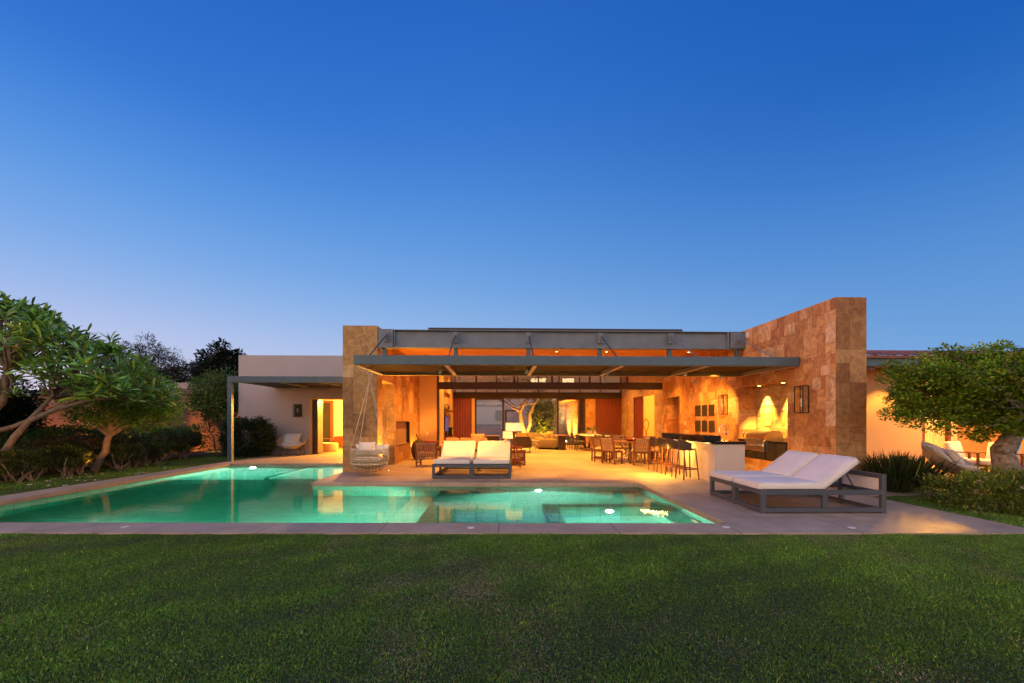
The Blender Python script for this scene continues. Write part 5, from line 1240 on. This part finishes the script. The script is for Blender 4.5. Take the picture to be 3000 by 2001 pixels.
def leafy_box(name, label, cat, x0, x1, y0, y1, z0, z1, nl, L, Wd, col, seed, stems=10, rot=0, m='leaf', pw=5., group=None, yel=.08, core=True, base=None):
    global rng; rng = np.random.default_rng(seed); random.seed(seed)
    t = thing(name, label, cat, ((x0 + x1) / 2, (y0 + y1) / 2, 0), 0, group)
    lo, hi = np.array([x0, y0, z0]), np.array([x1, y1, z1]); c, h = (lo + hi) / 2, (hi - lo) / 2
    U = rng.uniform(-1, 1, (nl * 2, 3)); q = (np.abs(U) ** pw).sum(1) ** (1 / pw); q = q * (1 + .16 * np.sin(U[:, 0] * 5 + seed) * np.sin(U[:, 1] * 6 + 1 + seed) + .10 * np.sin(U[:, 2] * 8 + U[:, 0] * 9)); U = U / np.maximum(q, 1e-3)[:, None] * (1 - np.abs(rng.normal(0, .16, (len(U), 1)))); U = U[:nl]
    P = c + U * h; P[:, 2] += .06 * np.sin(P[:, 1] * 2.3 + seed) * (U[:, 2] > .3) + .03 * np.sin(P[:, 0] * 7 + P[:, 1] * 5)
    D = unit(U * np.array([1, 1, 1.3]) + rng.normal(0, .7, (nl, 3)))
    cl = .75 + .5 * (np.sin(P[:, :1] * 6 + P[:, 1:2] * 4 + seed) * np.sin(P[:, 2:3] * 7 + P[:, 1:2] * 3) * .5 + .5)
    leaves('foliage', P, D, L * (.7 + .6 * rng.random(nl)), Wd * (.7 + .6 * rng.random(nl)), greens(nl, col, .32, yel) * cl, m, t)
    mb = MB()
    if not stems: return t
    for i in range(stems):
        b = Vector((random.uniform(x0 + .15, x1 - .1), random.uniform(y0 + .1, y1 - .1), -.04))
        for j in range(4): mb.tube(wob(b, b + Vector((random.uniform(-.3, .3), random.uniform(-.3, .3), z0 + random.uniform(.1, .35))), 4, .16), taper(.017, .007, 4), 5)
    mb.obj('stems', 'twig', t, 60, world=True)
    if core: MB().box(x0 + .22, x1 - .22, y0 + .22, y1 - .22, z0 + .15, z1 - .22, .1, 2).obj('shade_core', 'inner_shade', t, 60, world=True)  # dark block set inside the hedge as its inner shade
    return t
leafy_box('hedge', 'long clipped dark green hedge along the left garden', 'hedge', -13.7, -12.25, 11.4, 18.4, .30, 1.24, 26000, .075, .036, (.06, .125, .018), 41, 26)
for k, (x, y, rx, ry, h, lb) in enumerate(((-12.3, 9.7, .55, .5, .72, 'low leggy shrub nearest the left edge, under the frangipani'), (-11.85, 10.7, .5, .5, .75, 'low leggy shrub between the frangipani stems and the hedge'), (-11.75, 11.75, .45, .5, .80, 'low leggy shrub just left of the leaning small tree trunk'), (-11.6, 13.4, .4, .5, .72, 'low leggy shrub just right of the leaning small tree trunk'), (-11.9, 14.6, .4, .5, .78, 'low dark shrub beneath the hedge, next to the garden lamp'))):
    leafy_box('shrub', lb, 'shrub', x - rx, x + rx, y - ry, y + ry, .24, h, 3000, .07, .034, (.05, .085, .014), 50 + k, 6, group='low shrubs before the hedge', yel=.2, core=False, pw=2.6)
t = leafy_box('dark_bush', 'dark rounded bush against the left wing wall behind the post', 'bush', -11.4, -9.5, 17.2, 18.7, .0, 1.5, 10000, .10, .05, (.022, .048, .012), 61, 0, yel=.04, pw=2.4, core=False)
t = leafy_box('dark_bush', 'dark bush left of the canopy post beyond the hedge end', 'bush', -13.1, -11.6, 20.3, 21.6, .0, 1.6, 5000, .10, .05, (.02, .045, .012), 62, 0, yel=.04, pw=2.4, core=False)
for u, v, k in ((398, 1362, 1), (432, 1358, 2)):
    x, y = G(u, v); rng = np.random.default_rng(70 + k); random.seed(70 + k)
    t = thing('young_plant', 'young long leaved plant with bare stems before the hedge, %s one' % ('left' if k == 1 else 'right'), 'plant', (x, y, 0), 0, 'young frangipani plants')
    tp = [(x + a, y + b, z) for a, b, z in ((-.25, 0, .5), (.1, .1, .85), (.4, -.1, .72), (0, -.2, .6))]
    tree_trunk(t, [(wob((x, y, -.04), q, 4, .1), .035, .015) for q in tp], 'bark')
    tp = np.array(tp); n = 10; idx = np.repeat(np.arange(4), n); a = rng.random(4 * n) * 6.28; el = rng.uniform(-.1, 1.0, 4 * n)
    D = np.stack([np.cos(a) * np.cos(el), np.sin(a) * np.cos(el), np.sin(el)], 1); leaves('foliage', tp[idx], D, .26, .075, greens(4 * n, (.05, .105, .02)), 'leaf_gloss', t, .12, .2, 2)

t = thing('garden_wall', 'terracotta plastered garden wall glowing orange behind the hedge', 'wall', (-15, 17, 0))
MB().box(-15.3, -15.0, 6, 26, -.05, 1.95).box(-15.34, -14.96, 6, 26, 1.95, 2.02, .01).obj('masonry', 'plaster_terra', t, world=True)
MB().box(-15, -10.9, 23.5, 23.8, -.05, 1.95).obj('return_wall', 'plaster_terra', t, world=True)
GCOL = (1, .36, .07)
def garden_lamp(x, y, tgt, p, lb, ang=110):
    t = thing('garden_lamp', lb, 'garden lamp', (x, y, -.04), 0, 'small garden lamps among the shrubs')
    MB().lathe([(.02, 0), (.02, .08), (.05, .09), (.055, .16), (.045, .16)], 12).obj('housing', 'black', t, 45); MB().lathe([(.046, .15), (0, .152)], 12).obj('lens', 'lens', t, 45)
    lamp('SPOT', (x, y, .17), p, tgt, ang, .7, .03, GCOL)
garden_lamp(-14.2, 13.6, (-15, 13.8, 1.2), 130, 'garden lamp hidden behind the hedge, beneath the small tree', 140)
garden_lamp(-14.2, 16.5, (-15, 16.7, 1.2), 130, 'garden lamp hidden behind the middle of the hedge', 140)
garden_lamp(-13.8, 20.6, (-14.4, 23.4, 1.0), 220, 'garden lamp at the foot of the slender tree', 140)
garden_lamp(-12.6, 20.9, (-12.4, 23.4, .9), 110, 'garden lamp behind the slender tree stems', 140)
garden_lamp(-14.3, 10.6, (-15, 10.8, 1.2), 60, 'garden lamp behind the frangipani', 140)
x, y = G(455, 1343); garden_lamp(x, y, (x - .4, y + .6, .5), 40, 'bright garden lamp under the hedge beside the young plants', 120)
x, y = G(60, 1420); garden_lamp(-11.1, 9.3, (-12.2, 9.9, .9), 40, 'garden lamp by the low shrub nearest the left edge', 100)
garden_lamp(-11.1, 11.9, (-11.6, 12.6, 1.3), 45, 'garden lamp at the foot of the leaning small tree', 90)

t = thing('neighbour_house', 'neighbouring house with a dark window and faded clay tiles behind the garden wall', 'house', (-20, 25, 0))
MB().box(-26, -16.2, 24.2, 34, 0, 3.0).obj('wall', 'plaster_terra', t, world=True)
a, z1 = W(534, 1180, 24.1); b, z0 = W(546, 1203, 24.1); wn = MB().box(-18.4, -17.2, 24.1, 24.19, 1.95, 2.6).obj('window', 'plaster_warm', t, world=True); MB().box(-18.3, -17.35, 24.08, 24.095, 2.02, 2.53).obj('pane', 'black', wn, world=True)
mb = MB(); nx, ny = 90, 8
vs = [(-26 + 10.2 * i / nx, 23.7 + 2.0 * j / ny, 2.95 + .45 * j / ny + .04 * abs(math.sin(math.pi * i * 10.2 / nx / .34)) + (.02 if j % 2 else 0)) for j in range(ny + 1) for i in range(nx + 1)]
mb.add(vs, [(j * (nx + 1) + i, j * (nx + 1) + i + 1, (j + 1) * (nx + 1) + i + 1, (j + 1) * (nx + 1) + i) for j in range(ny) for i in range(nx)]); mb.obj('tile_roof', 'roof_tile', t, world=True)
MB().box(-26, -16.4, 25.6, 34, 3.3, 3.75).obj('parapet', 'conc', t, world=True)
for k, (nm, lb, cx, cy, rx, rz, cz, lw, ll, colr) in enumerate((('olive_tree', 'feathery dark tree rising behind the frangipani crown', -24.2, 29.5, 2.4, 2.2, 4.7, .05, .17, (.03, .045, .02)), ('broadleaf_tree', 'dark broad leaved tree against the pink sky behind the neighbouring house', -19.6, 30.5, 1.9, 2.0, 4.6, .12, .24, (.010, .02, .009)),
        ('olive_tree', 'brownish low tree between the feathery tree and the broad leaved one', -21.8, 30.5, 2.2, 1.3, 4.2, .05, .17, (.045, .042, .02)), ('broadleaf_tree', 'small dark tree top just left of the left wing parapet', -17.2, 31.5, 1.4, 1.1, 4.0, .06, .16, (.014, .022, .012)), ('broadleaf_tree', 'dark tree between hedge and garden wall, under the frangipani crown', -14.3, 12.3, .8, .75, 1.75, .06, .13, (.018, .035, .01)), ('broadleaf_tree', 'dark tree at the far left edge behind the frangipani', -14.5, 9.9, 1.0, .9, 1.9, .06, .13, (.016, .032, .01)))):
    t = thing(nm, lb, 'tree', (cx, cy, 0), 0, 'dark trees around the garden wall')
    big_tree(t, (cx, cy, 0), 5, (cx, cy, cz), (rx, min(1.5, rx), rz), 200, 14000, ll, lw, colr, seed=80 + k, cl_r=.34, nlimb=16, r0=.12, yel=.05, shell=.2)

# fallen petals on the left grass strip
rng = np.random.default_rng(5)
for k, (u, v) in enumerate(((85, 1422), (138, 1411), (140, 1424), (160, 1405), (190, 1424), (200, 1402), (225, 1409), (246, 1411), (250, 1391), (262, 1398), (275, 1408), (298, 1390), (400, 1390), (412, 1387), (415, 1375), (424, 1386), (480, 1375), (485, 1370))):
    x, y = G(u, v); mb = MB(); a0 = rng.random() * 6
    for j in range(4):
        a = a0 + j * 1.4 + rng.normal(0, .2); L_ = rng.uniform(.05, .085); c, s = math.cos(a), math.sin(a); z = .004 if x < XL else .006
        mb.add([(0, 0, z), (c * L_ * .6 - s * .025, s * L_ * .6 + c * .025, z + .015), (c * L_, s * L_, z + .02), (c * L_ * .6 + s * .025, s * L_ * .6 - c * .025, z + .01)], [(0, 1, 2, 3)])
    o = mb.obj('fallen_flower', 'petal', None, 60); o.location = (x, y, 0); tag(o, 'wilted white flower fallen on the grass strip beside the pool', 'flower', 'fallen white flowers')

# ================================================================ right garden
t = thing('gnarled_tree', 'low spreading tree with a twisted grey trunk at the right edge', 'tree', (9.9, 7.9, 0))
random.seed(91)
big_tree(t, (9.9, 7.9, -.05), 3, (9.24, 7.75, 2.06), (1.46, 1.05, .74), 420, 56000, .064, .036, (.14, .27, .02), seed=91, cl_r=.19, nlimb=30, r0=.10, fork=(9.95, 7.8, 1.5), trunk_m='bark_grey', yel=.2, shell=.42)
tree_trunk(t, [([(9.98, 7.9, -.05), (9.92, 7.88, .25), (9.85, 7.85, .5), (9.78, 7.85, .75), (9.72, 7.85, .95), (9.85, 7.82, 1.15), (9.98, 7.8, 1.5)], .25, .10), ([(9.72, 7.8, .92), (9.60, 7.75, .94), (9.56, 7.74, .90)], .12, .07), ([(9.75, 7.8, .68), (9.64, 7.76, .66)], .10, .06), ([(9.85, 7.82, 1.1), (9.75, 7.8, 1.35), (9.5, 7.75, 1.5), (9.2, 7.7, 1.52)], .07, .02), ([(9.9, 7.9, .9), (10.15, 7.9, 1.3), (10.5, 7.9, 1.7)], .13, .05)], 'bark_grey', 14)
mb = MB()
for i in range(120):
    e = Vector((random.uniform(8.2, 10.6), random.uniform(6.6, 7.4), random.uniform(1.4, 2.7))); s_ = Vector((9.95, 7.6, 1.6)).lerp(e, random.uniform(.3, .8)); mb.tube(wob(s_, e, 4, .2), taper(.009, .003, 4), 4)
mb.obj('bare_twigs', 'bark_grey', t, 60, world=True)
def grass_clump(label, x, y, rx, ry, n, hgt, seed):
    global rng; rng = np.random.default_rng(seed); t = thing('grass_clump', label, 'ornamental grass', (x, y, -.04), 0, 'long leaved grass clumps')
    P = np.stack([x + rng.normal(0, rx * .4, n), y + rng.normal(0, ry * .4, n), np.full(n, -.04)], 1)
    D = np.stack([(P[:, 0] - x) / rx * .5 + rng.normal(0, .16, n), (P[:, 1] - y) / ry * .5 + rng.normal(0, .16, n), np.ones(n)], 1)
    leaves('blades', P, D, hgt * (.5 + .6 * rng.random(n)), .018, greens(n, (.03, .055, .012), .35, .15), 'leaf', t, .1, .18, 2)
grass_clump('tall dark grass clump right of the stone wall end, behind the daybed', 8.45, 8.95 - .2, .42, .4, 900, .88, 101)
grass_clump('second grass clump farther right, beside the dish chair', 9.35, 9.2, .4, .35, 800, .72, 102)
grass_clump('small grass clump between the stone wall end and the tall one', 8.9, 9.0, .3, .3, 500, .80, 103)
rng = np.random.default_rng(111); random.seed(111)
t = leafy_box('flowering_shrub', 'low bushy shrub with small pale flowers in the right corner', 'shrub', 7.85, 10.6, 6.25, 7.9, -.25, .56, 22000, .085, .02, (.12, .20, .03), 112, 0, yel=.25, core=False, pw=2.5)
P = np.stack([rng.uniform(8.0, 10.3, 34), rng.uniform(6.3, 6.9, 34), rng.uniform(.2, .56, 34)], 1); P = np.repeat(P, 6, 0); leaves('blossoms', P + rng.normal(0, .012, P.shape), rnd_dir(len(P), .2), .042, .03, np.tile(np.array([[.72, .55, .58]]), (len(P), 1)), 'leaf', t)

# ================================================================ lawn blades
rng = np.random.default_rng(77)
def nz(x, y, s, seed):
    r = np.random.default_rng(seed); o = 0
    for k in range(7):
        a = r.random() * 6.28; f = s * (.6 + r.random() * 1.3); o = o + np.sin((x * math.cos(a) + y * math.sin(a)) * f + r.random() * 6.28)
    return o / 2.6
def lawn(name, label, XY, dens_h=(.012, .032), wid=(.0035, .007), straw=1.0, seed=1):
    global rng; rng = np.random.default_rng(seed)
    x, y = XY[:, 0], XY[:, 1]; n = len(x)
    dry = nz(x, y, 1.5, 3) * .7 + nz(x, y, 5, 4) * .5; lush = nz(x, y, 2.1, 8) * .6 + nz(x, y, 7, 9) * .5
    pd = np.clip(.09 + .36 * (dry - .30), .035, .7) * straw
    isdry = rng.random(n) < pd
    col = greens(n, (.104, .232, .029), .40, .18) * np.exp(.26 * lush + .14 * nz(x, y, .8, 12))[:, None]; sc = np.array([[.46, .34, .20]]) * np.exp(rng.normal(0, .3, (n, 1))); col = np.where(isdry[:, None], sc, col)
    h = rng.uniform(*dens_h, n) * (1 + .35 * np.clip(lush, -1, 1.5)); h = np.where(isdry, h * .8, h)
    h = h * np.where(rng.random(n) < .012, 1.9, 1)
    D = np.stack([rng.normal(0, .62, n), rng.normal(0, .62, n), np.ones(n) * np.where(isdry, .4, .9)], 1)
    P = np.stack([x, y, np.full(n, -.028)], 1)
    o = leaves(name, P, D, h, rng.uniform(*wid, n), col, 'grass', None, .05, .15); o['kind'] = 'stuff'; return o
n = 1150000; y = rng.uniform(1.9, 6.0, n); x = rng.uniform(-9.3, 9.3, n); k = np.abs(x) < 1.5 + 1.28 * y; x, y = x[k], y[k]; n = len(x); k = (y < yo(x) + .008 + .03 * nz(x, y, 9, 6) + .02 * nz(x, y, 31, 7)) & (x < 9.5) & (x > -9.4); lawn('lawn_grass', '', np.stack([x[k], y[k]], 1), seed=201)
n = 60000; y = rng.uniform(7, 19, n); x = rng.uniform(-12.6, XL + .01, n); lawn('side_lawn_grass', '', np.stack([x, y], 1), (.02, .05), (.005, .009), .5, 202)
n = 42000; y = rng.uniform(5.5, 9.6, n); x = RX + rng.random(n) * (1.5 + .0 * y); k = ~((y > 8.2) & (y < 8.62) & (x < 9.3)) & ~((y > 8.66) & (y < 9.07) & (x > 8.1)) ; lawn('right_lawn_grass', '', np.stack([x[k], y[k]], 1), (.015, .045), (.004, .008), 1.2, 203)
